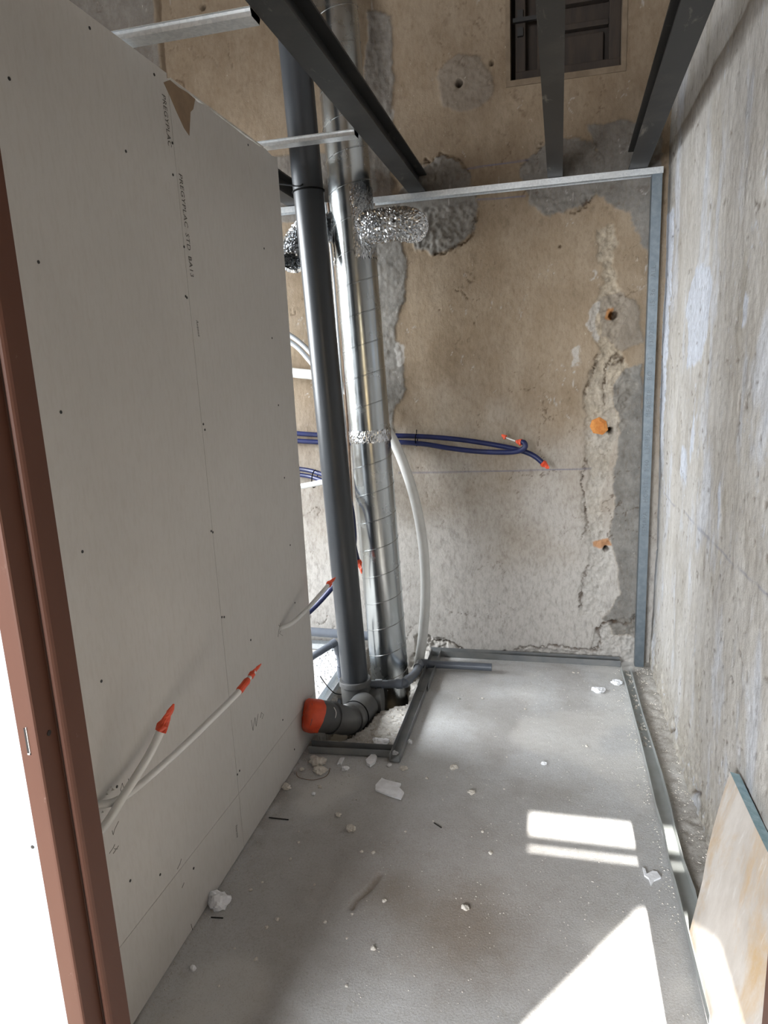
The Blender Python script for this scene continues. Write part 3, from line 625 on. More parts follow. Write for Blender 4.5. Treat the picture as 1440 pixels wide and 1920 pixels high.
# ------------------------------------------------------------------ steel beams
def ibeam(name, x0a, x0b, wdt, y0, z0, h, label, tf=0.007, tw=0.006):
    c_ = wdt / 2
    sec = [(-c_, 0), (c_, 0), (c_, tf), (tw / 2, tf + 0.003), (tw / 2, h - tf - 0.003), (c_, h - tf), (c_, h), (-c_, h), (-c_, h - tf), (-tw / 2, h - tf - 0.003), (-tw / 2, tf + 0.003), (-c_, tf)]
    t = thing(name, ((x0a + x0b) / 2, YB, z0), label, 'beam', 'steel beams under the ceiling')
    o = MB().sweep(sec, [(x0a, y0, z0), (x0b, YB + 0.02, z0)], [(1, 0, 0)] * 2, [(0, 0, 1)] * 2).build('beam_profile', M['steel'], t)
    return t
ibeam('steel_beam', -0.616, -0.616, 0.080, -1.55, 2.352, 0.090, 'scuffed black steel beam crossing in front of the spiral duct')
ibeam('steel_beam', -0.048, 0.018, 0.066, -1.55, 2.352, 0.090, 'black steel beam in front of the small recessed window')
ibeam('steel_beam', 0.239, 0.372, 0.078, -1.50, 2.352, 0.092, 'scratched black steel beam closest to the right wall')
ibeam('steel_beam', -1.23, -1.23, 0.080, 0.90, 2.352, 0.090, 'dark steel beam end behind the partition top and grey pipe')
# mill label strips and bolts on the beams
# ------------------------------------------------------------------ galvanised profiles
def uprofile(width, height, t=0.0012):
    c_ = width / 2
    return [(-c_, 0), (c_, 0), (c_, height), (c_ - t, height), (c_ - t, t), (-c_ + t, t), (-c_ + t, height), (-c_, height)]
def track(name, p, q, width, height, upv, m, label, cat='track', group=None, side=None, lip=True):
    p = Vector(p); q = Vector(q); d = (q - p).normalized(); u = Vector(upv); sd = d.cross(u).normalized() if side is None else Vector(side)
    o = MB().sweep(uprofile(width, height), [p, q], [sd] * 2, [u] * 2).build(name, m)
    return tag(o, label, cat, group)
# furring channels bridging partition top and left beam
def furring(y, dx0, dx1, label):
    t = thing('furring_channel', (dx0, y, ZT + 0.012), label, 'metal channel', 'furring channels over the partition')
    z0 = ZT + 0.014
    sec = [(0, 0.018), (-0.006, 0.018), (-0.006, 0.0168), (-0.0008, 0.0168), (0.0012, 0.0012), (0.0458, 0.0012), (0.0478, 0.0168), (0.053, 0.0168), (0.053, 0.018), (0.047, 0.018), (0.047, 0), (0.0, 0)]
    MB().sweep(sec, [(dx0, y, z0), (dx1, y, z0)], [(0, 1, 0)] * 2, [(0, 0, 1)] * 2).build('channel_body', M['galv'], t)
    return t
furring(1.622, -1.03, -0.658, 'bright furring channel joining the partition top and left beam, nearest the camera')
furring(2.475, -1.03, -0.658, 'bright furring channel passing in front of the grey pipe')
# top runner on the back wall
t = thing('ceiling_runner', (-0.16, 3.44, 2.32), 'galvanised runner fixed under the beams along the back wall', 'metal track')
for x0, x1, dz in ((-0.835, -0.50, 0.0), (-0.505, 0.475, 0.0012)):
    MB().sweep([(0.026, 0), (-0.026, 0), (-0.026, -0.027 + dz * 0), (-0.0248, -0.027), (-0.0248, -0.0012), (0.0248, -0.0012), (0.0248, -0.027), (0.026, -0.027)], [(x0, 3.437 - dz, 2.350), (x1, 3.437 - dz, 2.350)], [(0, 1, 0)] * 2, [(0, 0, 1)] * 2).build('runner_length', M['galv'], t)
o = track('ceiling_runner', (-1.45, 3.437, 2.349), (-1.0, 3.437, 2.349), 0.05, 0.027, (0, 0, -1), M['galv'], 'short galvanised runner behind the partition beside the flexible duct', 'metal track')
# corner stud
t = thing('corner_stud', (0.447, 3.42, 0.0), 'galvanised vertical stud standing in the right back corner', 'metal stud')
sec = [(-0.021, 0), (0.021, 0), (0.021, 0.046), (0.0198, 0.046), (0.0198, 0.0012), (-0.0198, 0.0012), (-0.0198, 0.045), (-0.015, 0.045), (-0.015, 0.046), (-0.021, 0.046)]
cs = MB().sweep(sec, [(0.447, 3.405, 0.008), (0.450, 3.405, 2.322)], [(1, 0, 0)] * 2, [(0, 1, 0)] * 2).build('stud_body', M['galv_stud'], t)
for wd, zz in (('SIEMAPA', 0.690), ('HORSTIL', 0.857), ('M40', 1.008), ('L34/9/36', 1.092), ('MFAESTR', 1.264), ('BO', 1.435), ('L3', 1.510), ('13/02/25', 1.584), ('15: 36', 1.760), ('ALL', 1.890)):
    text(wd, 0.030, (0.458, 3.405, zz), (0, 0, 1), (-1, 0, 0), M['stud_ink'], 'printed_word', t, 0.0, 1.02)
# floor tracks
o = track('floor_track', (-0.63, 3.432, 0.002), (0.358, 3.432, 0.002), 0.05, 0.032, (0, 0, 1), M['dark_track'], 'dull grey floor track along the foot of the back wall', 'metal track')
# bent track along the right wall
lt = [(0.354, 3.358), (0.36, 3.097), (0.362, 2.881), (0.365, 2.703), (0.366, 2.437), (0.365, 2.237), (0.371, 2.104), (0.365, 1.97), (0.369, 1.837), (0.369, 1.684), (0.372, 1.441)]
rt = [(0.401, 3.352), (0.401, 3.103), (0.402, 2.887), (0.408, 2.71), (0.414, 2.445), (0.414, 2.246), (0.409, 2.11), (0.409, 1.978), (0.418, 1.846), (0.413, 1.693), (0.41, 1.448)]
tt = thing('floor_track', (0.39, 2.4, 0.0), 'buckled galvanised floor track running beside the right wall', 'metal track')
v = []; f = []
sec_n = 8
for (x0, y0), (x1, y1) in zip(lt, rt):
    wv = 0.0012
    yy0, yy1 = y0, y1
    v += [(x0, yy0, 0.030), (x0 + wv, yy0, 0.030), (x0 + wv + 0.001, yy0, 0.004), (x1 - wv - 0.001, yy1, 0.004), (x1 - wv, yy1, 0.030), (x1, yy1, 0.030), (x1, yy1, 0.0025), (x0, yy0, 0.0025)]
n_ = len(lt)
for i in range(n_ - 1):
    for j in range(8): f.append((i * 8 + j, i * 8 + (j + 1) % 8, (i + 1) * 8 + (j + 1) % 8, (i + 1) * 8 + j))
f += [tuple(range(8)), tuple((n_ - 1) * 8 + j for j in range(8))[::-1]]
link('track_channel', v, f, M['dust_track'], tt)
rub = MB()
for i in range(70):
    y = random.uniform(2.65, 3.36); x = 0.388 + random.uniform(-0.014, 0.016); r = random.uniform(0.003, 0.008)
    rub.add([(x - r, y, 0.004), (x + r, y - r * .6, 0.004), (x + r * .4, y + r, 0.004), (x, y, 0.004 + r * 1.3)], [(0, 1, 3), (1, 2, 3), (2, 0, 3), (0, 2, 1)])
tag(rub.build('rubble_filling', M['crumb'], tt), kind='stuff')
# shaft tracks
fa, fb = [(-0.975, 2.392), (-0.61, 2.404)]
o = track('floor_track', (fa[0] + 0.012, fa[1] + 0.02, 0.004), (fb[0] - 0.004, fb[1] + 0.03, 0.004), 0.046, 0.03, (0, 0, 1), M['dark_track'], 'short dull floor track in front of the service hole', 'metal track')
sa, sb = [(-0.596, 2.391), (-0.593, 3.204)]
o = track('floor_track', (sa[0], sa[1] - 0.01, 0.0045), (sb[0], sb[1], 0.0045), 0.044, 0.03, (0, 0, 1), M['dark_track'], 'dull floor track along the right edge of the service hole', 'metal track')
sa2, sb2 = [(-0.599, 2.99), (-0.596, 3.431)]
o = track('floor_track', (sa2[0] + 0.008, sa2[1], 0.0062), (sb2[0] + 0.004, sb2[1], 0.0062), 0.052, 0.034, (0, 0, 1), M['dark_track'], 'short overlapping track end under the elbowed waste pipe', 'metal track')
o = track('floor_track', (-1.035, 2.60, 0.004), (-1.035, 3.40, 0.004), 0.048, 0.03, (0, 0, 1), M['galv'], 'bright floor track behind the partition beside the grey pipe', 'metal track')
o = track('floor_track', (-1.80, 3.435, 0.004), (-1.07, 3.435, 0.004), 0.05, 0.032, (0, 0, 1), M['galv'], 'galvanised floor track along the back wall behind the partition', 'metal track')

# ------------------------------------------------------------------ soil pipe and fittings
pb = Vector((-0.888, 2.86, 0.05)); ptop = Vector((-1.006, 2.86, 3.30))
pipe = thing('soil_pipe', pb, 'tall dark grey plastic soil pipe leaning in front of the duct', 'pipe')
MB().tube([pb, ptop], 0.0625, 40).build('pipe_shaft', M['pvc'], pipe, True)
d_ = (ptop - pb).normalized()
def profile_tube(base, axis, prof, seg=36):
    """prof: list of (distance along axis, radius)"""
    mb = MB(); mb.tube([Vector(base) + Vector(axis) * t for t, r in prof], [r for t, r in prof], seg, caps=False); return mb
base = pb
jn = thing('branch_fitting', (-0.885, 2.86, -0.10), 'dark grey pipe junction with sockets at the foot of the soil pipe', 'pipe fitting')
profile_tube(base, d_, [(-0.22, 0.064), (-0.06, 0.066), (-0.05, 0.070), (0.035, 0.070), (0.040, 0.0755), (0.062, 0.0755), (0.066, 0.073), (0.066, 0.063)]).build('socket', M['pvc_fit'], jn, True)
profile_tube((-0.86, 2.86, 0.0), Vector((1, 0.1, 0.05)).normalized(), [(0.0, 0.055), (0.075, 0.058), (0.076, 0.064), (0.098, 0.064), (0.098, 0.056), (0.03, 0.054)]).build('side_socket', M['pvc_fit'], jn, True)
MB().tube([(-0.86 + 0.045, 2.8645, 0.002), (-0.86 + 0.046, 2.8646, 0.002)], 0.054, 24).build('socket_void', M['hole_dark'], jn)
el = thing('capped_elbow', (-0.93, 2.45, 0.0), 'grey pipe elbow with its open end sealed by orange tape', 'pipe fitting')
cl = spline([(-0.965, 2.41, 0.163), (-0.918, 2.445, 0.143), (-0.876, 2.51, 0.101), (-0.858, 2.6, 0.045), (-0.844, 2.7, 0.018), (-0.831, 2.8, 0.014)], 6)
nC = len(cl)
rad = [0.0655 if (i < 9 or i > 21) else 0.062 for i in range(nC)]
MB().tube(cl, rad, 32).build('elbow_body', M['pvc_fit'], el, True)
tz = (cl[1] - cl[0]).normalized()
def collar(center, axis, r, h, m, parent, name):
    return profile_tube(Vector(center) - Vector(axis) * h / 2, axis, [(0, r - 0.004), (0, r), (h, r), (h, r - 0.004)]).build(name, m, parent, True)
collar(cl[10], (cl[11] - cl[9]).normalized(), 0.068, 0.012, M['pvc_fit'], el, 'socket_ring')
collar(cl[20], (cl[21] - cl[19]).normalized(), 0.069, 0.03, M['pvc_fit'], el, 'socket_ring')
# tape cap: wrinkled cup over the end
capv = []; capf = []; seg = 40
N_ = (Vector((0, 0, 1)) - tz * tz.z).normalized(); B_ = tz.cross(N_)
c0 = cl[0]
prof = [(-0.016, 0.0), (-0.016, 0.028), (-0.014, 0.048), (-0.008, 0.060), (0.002, 0.0675), (0.02, 0.0682), (0.045, 0.0680), (0.052, 0.0672)]
for t_, r in prof:
    for j in range(seg):
        a = 2 * math.pi * j / seg
        rr = r + (0.0016 * math.sin(7 * a + t_ * 60) + 0.0012 * math.sin(13 * a - t_ * 90) if r > 0.03 else 0)
        tt_ = t_ + (0.008 * math.sin(2 * a + 0.6) if t_ > 0.03 else 0.002 * math.sin(5 * a))
        capv.append(c0 + tz * tt_ + (N_ * math.cos(a) + B_ * math.sin(a)) * rr)
for i in range(len(prof) - 1):
    for j in range(seg): capf.append((i * seg + j, i * seg + (j + 1) % seg, (i + 1) * seg + (j + 1) % seg, (i + 1) * seg + j))
link('tape_cap', capv, capf, M['orange'], el, True, 60)
MB().tube(spline([(-0.857, 2.44, 0.191), (-0.848, 2.437, 0.172), (-0.85, 2.43, 0.152), (-0.861, 2.425, 0.137)], 5), [0.0015] * 16, 6).build('glue_smear', M['bare_steel'], el)
# cable ties
def tie(name, center, axis, r, label, tail=None, w=0.0022):
    t = thing(name, center, label, 'cable tie'); A = Vector(axis).normalized(); a = Vector((0, 0, 1)) if abs(A.z) < 0.9 else Vector((1, 0, 0))
    n1 = (a - A * a.dot(A)).normalized(); n2 = A.cross(n1)
    MB().tube([Vector(center) + (n1 * math.cos(2 * math.pi * i / 36) + n2 * math.sin(2 * math.pi * i / 36)) * r for i in range(37)], w, 6).build('loop', M['black'], t, True)
    if tail: MB().tube(spline(tail, 6), w * 0.9, 6).build('tail', M['black'], t, True)
    return t
zt = B_z = 2.268
pc = pb + d_ * ((2.268 - pb.z) / d_.z)
tie('cable_tie', pc, d_ + Vector((0.0, 0.0, 0.0)), 0.0645, 'black cable tie around the upper part of the soil pipe', [(-0.968, 2.796, 2.283), (-0.988, 2.8, 2.278), (-1.048, 2.84, 2.297), (-1.129, 2.9, 2.325)], 0.0035)
tie('cable_tie', cl[23], (cl[24] - cl[22]).normalized(), 0.0675, 'black cable tie around the elbow at the foot of the pipe', [(-0.923, 2.74, 0.092), (-0.939, 2.7, 0.116), (-0.956, 2.66, 0.166), (-0.975, 2.62, 0.235)], 0.0025)

# small waste pipes
def waste(pts, r, label, fittings, name='waste_pipe'):
    t = thing(name, pts[0], label, 'pipe'); P = [Vector(p) for p in pts]
    fine = []
    for i in range(len(P)):
        if i in (0, len(P) - 1): fine.append(P[i]); continue
        a = P[i] + (P[i - 1] - P[i]).normalized() * min(0.035, (P[i - 1] - P[i]).length * 0.45); b = P[i] + (P[i + 1] - P[i]).normalized() * min(0.035, (P[i + 1] - P[i]).length * 0.45)
        for j in range(6):
            s_ = j / 5; fine.append(a * (1 - s_) ** 2 + P[i] * 2 * s_ * (1 - s_) + b * s_ ** 2)
    MB().tube(fine, r, 20).build('pipe_run', M['pvc_small'], t, True)
    for i, s0, s1 in fittings:
        a = P[i]; b = P[i + 1]; c0_ = a + (b - a) * s0; c1_ = a + (b - a) * s1; ax = (b - a).normalized(); L = (c1_ - c0_).length
        profile_tube(c0_, ax, [(0, r * 0.98), (0, r * 1.22), (L, r * 1.22), (L, r * 0.98)], 20).build('socket', M['pvc_small'], t, True)
    return t
waste([(-0.839, 2.9, 0.069), (-0.664, 2.9, 0.084), (-0.638, 3.06, 0.065), (-0.65, 3.235, 0.036), (-0.279, 3.235, 0.038)], 0.0195, 'elbowed blue-grey waste pipe ending over the back floor track', [(0, 0.22, 0.42), (0, 0.80, 0.97), (1, 0.05, 0.4), (2, 0.5, 0.95), (3, 0.02, 0.12)])
waste([(-1.667, 3.4, 0.121), (-0.938, 3.4, 0.103)], 0.025, 'horizontal blue-grey waste pipe along the back wall behind the soil pipe', [])
waste([(-1.25, 2.78, 0.129), (-1.025, 3.02, 0.227), (-1.009, 3.02, 0.123), (-1.011, 3.02, -0.051)], 0.017, 'thin waste pipe with elbow dropping behind the soil pipe', [(0, 0.9, 0.99), (1, 0.15, 0.6), (2, 0.15, 0.45)])
waste([(-1.015, 2.98, -0.046), (-0.969, 2.8, -0.019)], 0.014, 'stub of thin grey pipe between elbow and junction', [])

# ------------------------------------------------------------------ spiral duct
db = Vector((-0.794, 3.17, -0.10)); dt = Vector((-0.912, 3.17, 3.35)); dd = (dt - db).normalized(); dl = (dt - db).length
RD = 0.097
duct = thing('spiral_duct', db, 'galvanised spiral ventilation duct rising behind the grey pipe', 'duct')
Nd = (Vector((1, 0, 0)) - dd * dd.x).normalized(); Bd = dd.cross(Nd)
pitch = 0.137; rows = [(0.0, 0.0), (0.012, 0.0022), (0.030, 0.0022), (0.042, 0.0), (0.30, 0.0), (0.55, 0.0), (0.80, 0.0)]
seg = 96; nt_ = int(dl / pitch) - 1; v = []; f = []; nr = len(rows) * nt_
for kx in range(nr + 1):
    tr = kx // len(rows); fr, dr = rows[kx % len(rows)]
    for j in range(seg):
        a = 2 * math.pi * j / seg
        s_ = (tr + fr + a / (2 * math.pi)) * pitch
        v.append(db + dd * s_ + (Nd * math.cos(a) + Bd * math.sin(a)) * (RD + dr))
L_ = len(rows)
for kx in range(nr):
    for j in range(seg):
        if j < seg - 1: f.append((kx * seg + j, kx * seg + j + 1, (kx + 1) * seg + j + 1, (kx + 1) * seg + j))
        else:
            k2 = kx + L_
            if k2 + 1 <= nr: f.append((kx * seg + j, k2 * seg, (k2 + 1) * seg, (kx + 1) * seg + j))
link('duct_shell', v, f, M['duct'], duct, True, 50)
profile_tube(db - dd * 0.12, dd, [(0, RD - 0.001), (0.30, RD - 0.001)], 64).build('duct_foot', M['duct'], duct, True)
def duct_pt(s_, a, r): return db + dd * s_ + (Nd * math.cos(a) + Bd * math.sin(a)) * r
rng = np.random.RandomState(5)
def foil_patch(name, s0f, s1f, a0, a1, ns, na, r, amp, parent, ragged=0.004):
    v = []; f = []
    for i in range(ns + 1):
        for j in range(na + 1):
            a = a0 + (a1 - a0) * j / na; s0 = s0f + ragged * rng.uniform(-1, 1); s1 = s1f + ragged * rng.uniform(-1, 1)
            edge = i in (0, ns) or j in (0, na)
            v.append(duct_pt(s0 + (s1 - s0) * i / ns, a, r + (0 if edge else rng.uniform(0, amp))))
    for i in range(ns):
        for j in range(na): f.append((i * (na + 1) + j, i * (na + 1) + j + 1, (i + 1) * (na + 1) + j + 1, (i + 1) * (na + 1) + j))
    return link(name, v, f, M['foil'], parent, False)
sz = lambda z: (z - db.z) / dd.z
foil_patch('foil_tape', sz(1.205), sz(1.262), 0, 2 * math.pi, 8, 150, RD + 0.0028, 0.0028, duct)
foil_patch('foil_tape', sz(2.03), sz(2.33), -1.35, 0.55, 34, 40, RD + 0.0026, 0.0016, duct, 0.010)
foil_patch('foil_tape', sz(2.02), sz(2.24), -3.6, -2.55, 26, 22, RD + 0.0026, 0.0018, duct, 0.010)
# flexible foil ducts: ribbed and crumpled
def flex(name, pts, r, label, seed, flare=0.0, per=10, fold=0.008):
    t = thing(name, pts[0], label, 'duct'); P = spline(pts, per); P2 = []
    Ltot = sum((P[i + 1] - P[i]).length for i in range(len(P) - 1)); n = int(Ltot / 0.0045)
    cum = [0]
    for i in range(len(P) - 1): cum.append(cum[-1] + (P[i + 1] - P[i]).length)
    for i in range(n + 1):
        s_ = Ltot * i / n
        for q in range(len(P) - 1):
            if cum[q + 1] >= s_ - 1e-9: break
        u = (s_ - cum[q]) / max(1e-9, cum[q + 1] - cum[q]); P2.append(P[q].lerp(P[q + 1], u))
    mb = MB(); seg = 72; rs = [r + (fold * 0.5 if i % 2 else -fold * 0.5) + flare * (i / n) ** 2 for i in range(n + 1)]
    mb.tube(P2, rs, seg, caps=False); rg = np.random.RandomState(seed)
    vv = []
    for i in range(n + 1):
        for j in range(seg):
            p = Vector(mb.v[i * seg + j]); c_ = P2[i]; dirv = (p - c_).normalized()
            vv.append(p + dirv * rg.uniform(-0.0045, 0.0045) + Vector(rg.uniform(-0.0014, 0.0014, 3)))
    o = link('foil_sleeve', vv, mb.f, M['foil'], t, False)
    return t
fx = flex('flexible_duct', [(-0.847, 3.17, 2.17), (-0.765, 3.12, 2.161), (-0.675, 3.1, 2.16), (-0.623, 3.16, 2.166), (-0.622, 3.28, 2.181), (-0.64, 3.4, 2.196)], 0.066, 'crumpled foil flexible duct stub sticking out to the right of the duct', 3)
flex('flexible_duct', [(-0.928, 3.17, 2.172), (-1.015, 3.16, 2.187), (-1.079, 3.1, 2.151), (-1.113, 3.04, 2.077), (-1.119, 3, 2.022)], 0.058, 'ribbed foil flexible duct curving left behind the soil pipe', 4, 0, 10, 0.014)

# ------------------------------------------------------------------ tubes and cables
def cable(name, pts, r, m, label, cat, group=None, per=8, seg=12, ends=()):
    t = thing(name, pts[0], label, cat, group)
    sp = spline(pts, per)
    MB().tube(sp, r, seg).build('tube_run', m, t, True)
    for which, L, rr in ends:
        q = sp if which == 'end' else sp[::-1]
        tape(q[-1], (q[-1] - q[-3]).normalized(), L, rr, t)
    return t
def tape(tip, direction, L, r, parent, back=0.35, twist=True, name='orange_tape'):
    D = Vector(direction).normalized(); a = Vector((0, 0, 1)) if abs(D.z) < 0.9 else Vector((1, 0, 0))
    n1 = (a - D * a.dot(D)).normalized(); n2 = D.cross(n1); v = []; f = []; seg = 14
    prof = [(-back, 1.0), (-back + 0.02, 1.22), (-0.05, 1.25), (0.15, 1.2), (0.30, 0.95), (0.45, 0.75), (0.6, 0.8), (0.78, 0.62), (1.0, 0.22)]
    for i, (t_, s_) in enumerate(prof):
        for j in range(seg):
            an = 2 * math.pi * j / seg + t_ * 0.9
            fl_ = 1.0 if t_ < 0.1 else 0.55
            w_ = 1 + 0.14 * math.sin(3 * an + i * 1.7) + 0.07 * math.sin(5 * an - i)
            bend = n1 * (0.25 * r * max(0, t_) ** 2) + n2 * (0.8 * r * max(0, t_ - 0.3))
            v.append(Vector(tip) + D * (t_ * L) + bend + n1 * math.cos(an) * r * s_ * w_ + n2 * math.sin(an) * r * s_ * w_ * fl_)
    for i in range(len(prof) - 1):
        for j in range(seg): f.append((i * seg + j, i * seg + (j + 1) % seg, (i + 1) * seg + (j + 1) % seg, (i + 1) * seg + j))
    f += [tuple(range(seg))[::-1], tuple((len(prof) - 1) * seg + j for j in range(seg))]
    return link(name, v, f, M['orange'], parent, False)

# two white pipes through the partition in the foreground
c1 = [(-0.985, 1.129, 0.546), (-0.955, 1.159, 0.587), (-0.925, 1.179, 0.636), (-0.9, 1.212, 0.68), (-0.885, 1.246, 0.715), (-0.87, 1.28, 0.76)]
cable('heating_tube', c1, 0.0098, M['white_tube'], 'shorter white tube from the partition with a crumpled orange taped end', 'tube', 'white tubes in the foreground', ends=[('end', 0.050, 0.0105)])
c2 = [(-0.985, 1.163, 0.618), (-0.962, 1.175, 0.615), (-0.948, 1.208, 0.611), (-0.936, 1.254, 0.612), (-0.905, 1.368, 0.629), (-0.875, 1.498, 0.651), (-0.855, 1.605, 0.667), (-0.85, 1.638, 0.674)]
ct2 = cable('heating_tube', c2, 0.0088, M['white_tube'], 'longer white tube from the partition with two bands of orange tape', 'tube', 'white tubes in the foreground')
sp2 = spline(c2, 8); D2 = (sp2[-1] - sp2[-6]).normalized()
MB().tube([sp2[-1] - D2 * 0.02, sp2[-1] + D2 * 0.075], 0.0070, 12).build('tube_tip', M['white_tube'], ct2, True)
mb = MB(); e0 = sp2[-1]
mb.tube([e0 - D2 * 0.012 + Vector((0, 0, 0.0)), e0 - D2 * 0.006, e0 + D2 * 0.012, e0 + D2 * 0.030, e0 + D2 * 0.040], [0.0098, 0.0112, 0.0102, 0.0108, 0.0080], 12); mb.build('orange_tape', M['orange'], ct2)
tape(e0 + D2 * 0.066, D2, 0.045, 0.0072, ct2, 0.35)
# ragged opening around the tubes
mb = MB()
for i in range(22):
    y = 1.19 + random.uniform(-0.05, 0.03); z = 0.60 + random.uniform(-0.02, 0.03); r = random.uniform(0.002, 0.006)
    mb.add([(XL, y - r, z), (XL, y + r, z - r * .5), (XL, y, z + r), (XL + r * 1.2, y, z)], [(0, 1, 3), (1, 2, 3), (2, 0, 3)])
mb.build('broken_plaster', M['board_core'], part)
# thin tube with orange tip from partition hole near the shaft
cable('heating_tube', [(-0.995, 2.25, 0.601), (-0.975, 2.255, 0.607), (-0.95, 2.291, 0.613), (-0.925, 2.387, 0.632), (-0.905, 2.497, 0.657), (-0.892, 2.587, 0.675)], 0.0085, M['white_tube'], 'thin white tube from the partition hole beside the soil pipe, orange tip', 'tube', ends=[('end', 0.050, 0.0095)])
# blue conduits along the back wall
cA = [(-1.583, 3.445, 1.252), (-1.308, 3.445, 1.223), (-1.041, 3.445, 1.203), (-0.794, 3.44, 1.201), (-0.611, 3.43, 1.193), (-0.445, 3.41, 1.178), (-0.283, 3.38, 1.155), (-0.152, 3.35, 1.13), (-0.076, 3.33, 1.103), (-0.026, 3.32, 1.062)]
cable('blue_conduit', cA, 0.0128, M['blue_tube'], 'navy conduit on the back wall drooping to an orange taped end', 'conduit', 'navy conduits on the back wall', ends=[('end', 0.032, 0.0125)])
cB = [(-1.587, 3.445, 1.205), (-1.311, 3.445, 1.183), (-1.041, 3.44, 1.167), (-0.793, 3.43, 1.169), (-0.636, 3.41, 1.16), (-0.497, 3.39, 1.139), (-0.361, 3.37, 1.123), (-0.228, 3.325, 1.121), (-0.151, 3.31, 1.127), (-0.115, 3.3, 1.146), (-0.118, 3.305, 1.168), (-0.138, 3.315, 1.17)]
cable('blue_conduit', cB, 0.0128, M['blue_tube'], 'navy conduit on the back wall curling back on itself at its end', 'conduit', 'navy conduits on the back wall', ends=[('end', 0.028, 0.0125)])
t_ = [(-0.161, 3.33, 1.174), (-0.19, 3.34, 1.184), (-0.213, 3.35, 1.193)]
cable('tape_scrap', t_, 0.0035, M['white_tube'], 'small white strip with an orange taped tip above the navy conduit', 'strip', ends=[('end', 0.022, 0.009)], seg=8)
tie('cable_tie', [(-0.664, 3.43, 1.178)][0], (1, 0, 0), 0.030, 'black cable tie binding the two navy conduits right of the duct', [(-0.657, 3.4, 1.216), (-0.654, 3.39, 1.233)], 0.0028)
# lower blue conduits behind the soil pipe
cable('blue_conduit', [(-1.558, 3.42, 1.059), (-1.287, 3.4, 1.036), (-1.145, 3.33, 1.017), (-1.014, 3.22, 0.994), (-0.924, 3.05, 0.933), (-0.891, 2.98, 0.832), (-0.894, 2.97, 0.731), (-0.934, 2.97, 0.626), (-1.022, 2.975, 0.515), (-1.101, 2.95, 0.431), (-1.169, 2.9, 0.374)], 0.0125, M['blue_tube'], 'upper navy conduit looping down between soil pipe and duct', 'conduit', 'navy conduits behind the soil pipe')
cable('blue_conduit', [(-1.566, 3.43, 1.022), (-1.293, 3.41, 1.003), (-1.16, 3.35, 0.983), (-1.023, 3.24, 0.955), (-0.935, 3.07, 0.889), (-0.913, 3.02, 0.783), (-0.892, 3, 0.684), (-0.873, 2.98, 0.643)], 0.0118, M['blue_tube'], 'lower navy conduit behind the soil pipe with an orange taped end', 'conduit', 'navy conduits behind the soil pipe', ends=[('end', 0.05, 0.0125)])
cable('striped_tube', [(-1.546, 3.36, 0.904), (-1.248, 3.31, 0.962), (-1.151, 3.29, 0.982), (-1.029, 3.27, 1.004)], 0.0145, M['white_tube'], 'white tube tied under the lower navy conduits', 'tube')
tie('cable_tie', [(-1.199, 3.345, 0.993)][0], (1, 0, -0.1), 0.046, 'black cable tie around the white tube under navy conduits', None, 0.0028)
# big white insulated pipe
cable('insulated_pipe', [(-1.541, 3.42, 1.583), (-1.294, 3.41, 1.542), (-1.152, 3.4, 1.518), (-1.021, 3.38, 1.454), (-0.87, 3.37, 1.332), (-0.776, 3.36, 1.196), (-0.706, 3.35, 1.025), (-0.656, 3.34, 0.833), (-0.628, 3.33, 0.625), (-0.623, 3.32, 0.398), (-0.639, 3.31, 0.195), (-0.664, 3.29, 0.022), (-0.694, 3.27, -0.123)], 0.0255, M['white_tube'], 'thick white insulated pipe curving down behind the duct to the floor', 'pipe', seg=18, per=10)
# pale grey tubes
cable('grey_tube', [(-1.425, 3.34, 1.812), (-1.264, 3.335, 1.722), (-1.163, 3.33, 1.63), (-1.058, 3.325, 1.492), (-1.022, 3.32, 1.372), (-1.01, 3.32, 1.183), (-1.016, 3.32, 0.99)], 0.0125, M['grey_tube'], 'upper pale grey tube descending behind the soil pipe', 'tube', 'pale grey tubes behind the soil pipe')
cable('grey_tube', [(-1.429, 3.34, 1.775), (-1.266, 3.335, 1.688), (-1.18, 3.33, 1.6), (-1.087, 3.325, 1.475), (-1.06, 3.32, 1.346), (-1.049, 3.32, 1.156), (-1.051, 3.32, 0.99)], 0.0125, M['grey_tube'], 'lower pale grey tube descending behind the soil pipe', 'tube', 'pale grey tubes behind the soil pipe')
cable('thin_pipe', [(-1.031, 3.28, 2.318), (-1.015, 3.28, 2.079), (-1.008, 3.285, 1.734), (-1.003, 3.285, 1.267), (-1.009, 3.29, 0.715), (-1.025, 3.29, 0.184)], 0.006, M['grey_tube'], 'very thin pale pipe running down left of the duct', 'pipe')
cable('thin_pipe', [(-1.023, 3.296, 2.32), (-1.004, 3.296, 2.08), (-0.994, 3.3, 1.734), (-0.988, 3.3, 1.266), (-0.991, 3.306, 0.711), (-1, 3.306, 0.179)], 0.006, M['wire'], 'very thin brownish pipe running down left of the duct', 'pipe')

# terracotta plug in the back wall
pv = [(0.19, 1.222), (0.199, 1.252), (0.234, 1.267), (0.266, 1.246), (0.275, 1.204), (0.25, 1.181), (0.206, 1.19)]
mb = MB(); n = len(pv); cx = sum(p[0] for p in pv) / n; cz = sum(p[1] for p in pv) / n
mb.add([(x, 3.478, z) for x, z in pv] + [(x, 3.468, z) for x, z in pv] + [(cx + (x - cx) * .6, 3.460 + random.uniform(-.002, .002), cz + (z - cz) * .6) for x, z in pv] + [(cx, 3.461, cz)],
       [(i, (i + 1) % n, n + (i + 1) % n, n + i) for i in range(n)] + [(n + i, n + (i + 1) % n, 2 * n + (i + 1) % n, 2 * n + i) for i in range(n)] + [(2 * n + i, 2 * n + (i + 1) % n, 3 * n) for i in range(n)])
tag(mb.build('wall_plug', M['terracotta']), 'round orange terracotta plug beside a drilled hole in the back wall', 'plug')

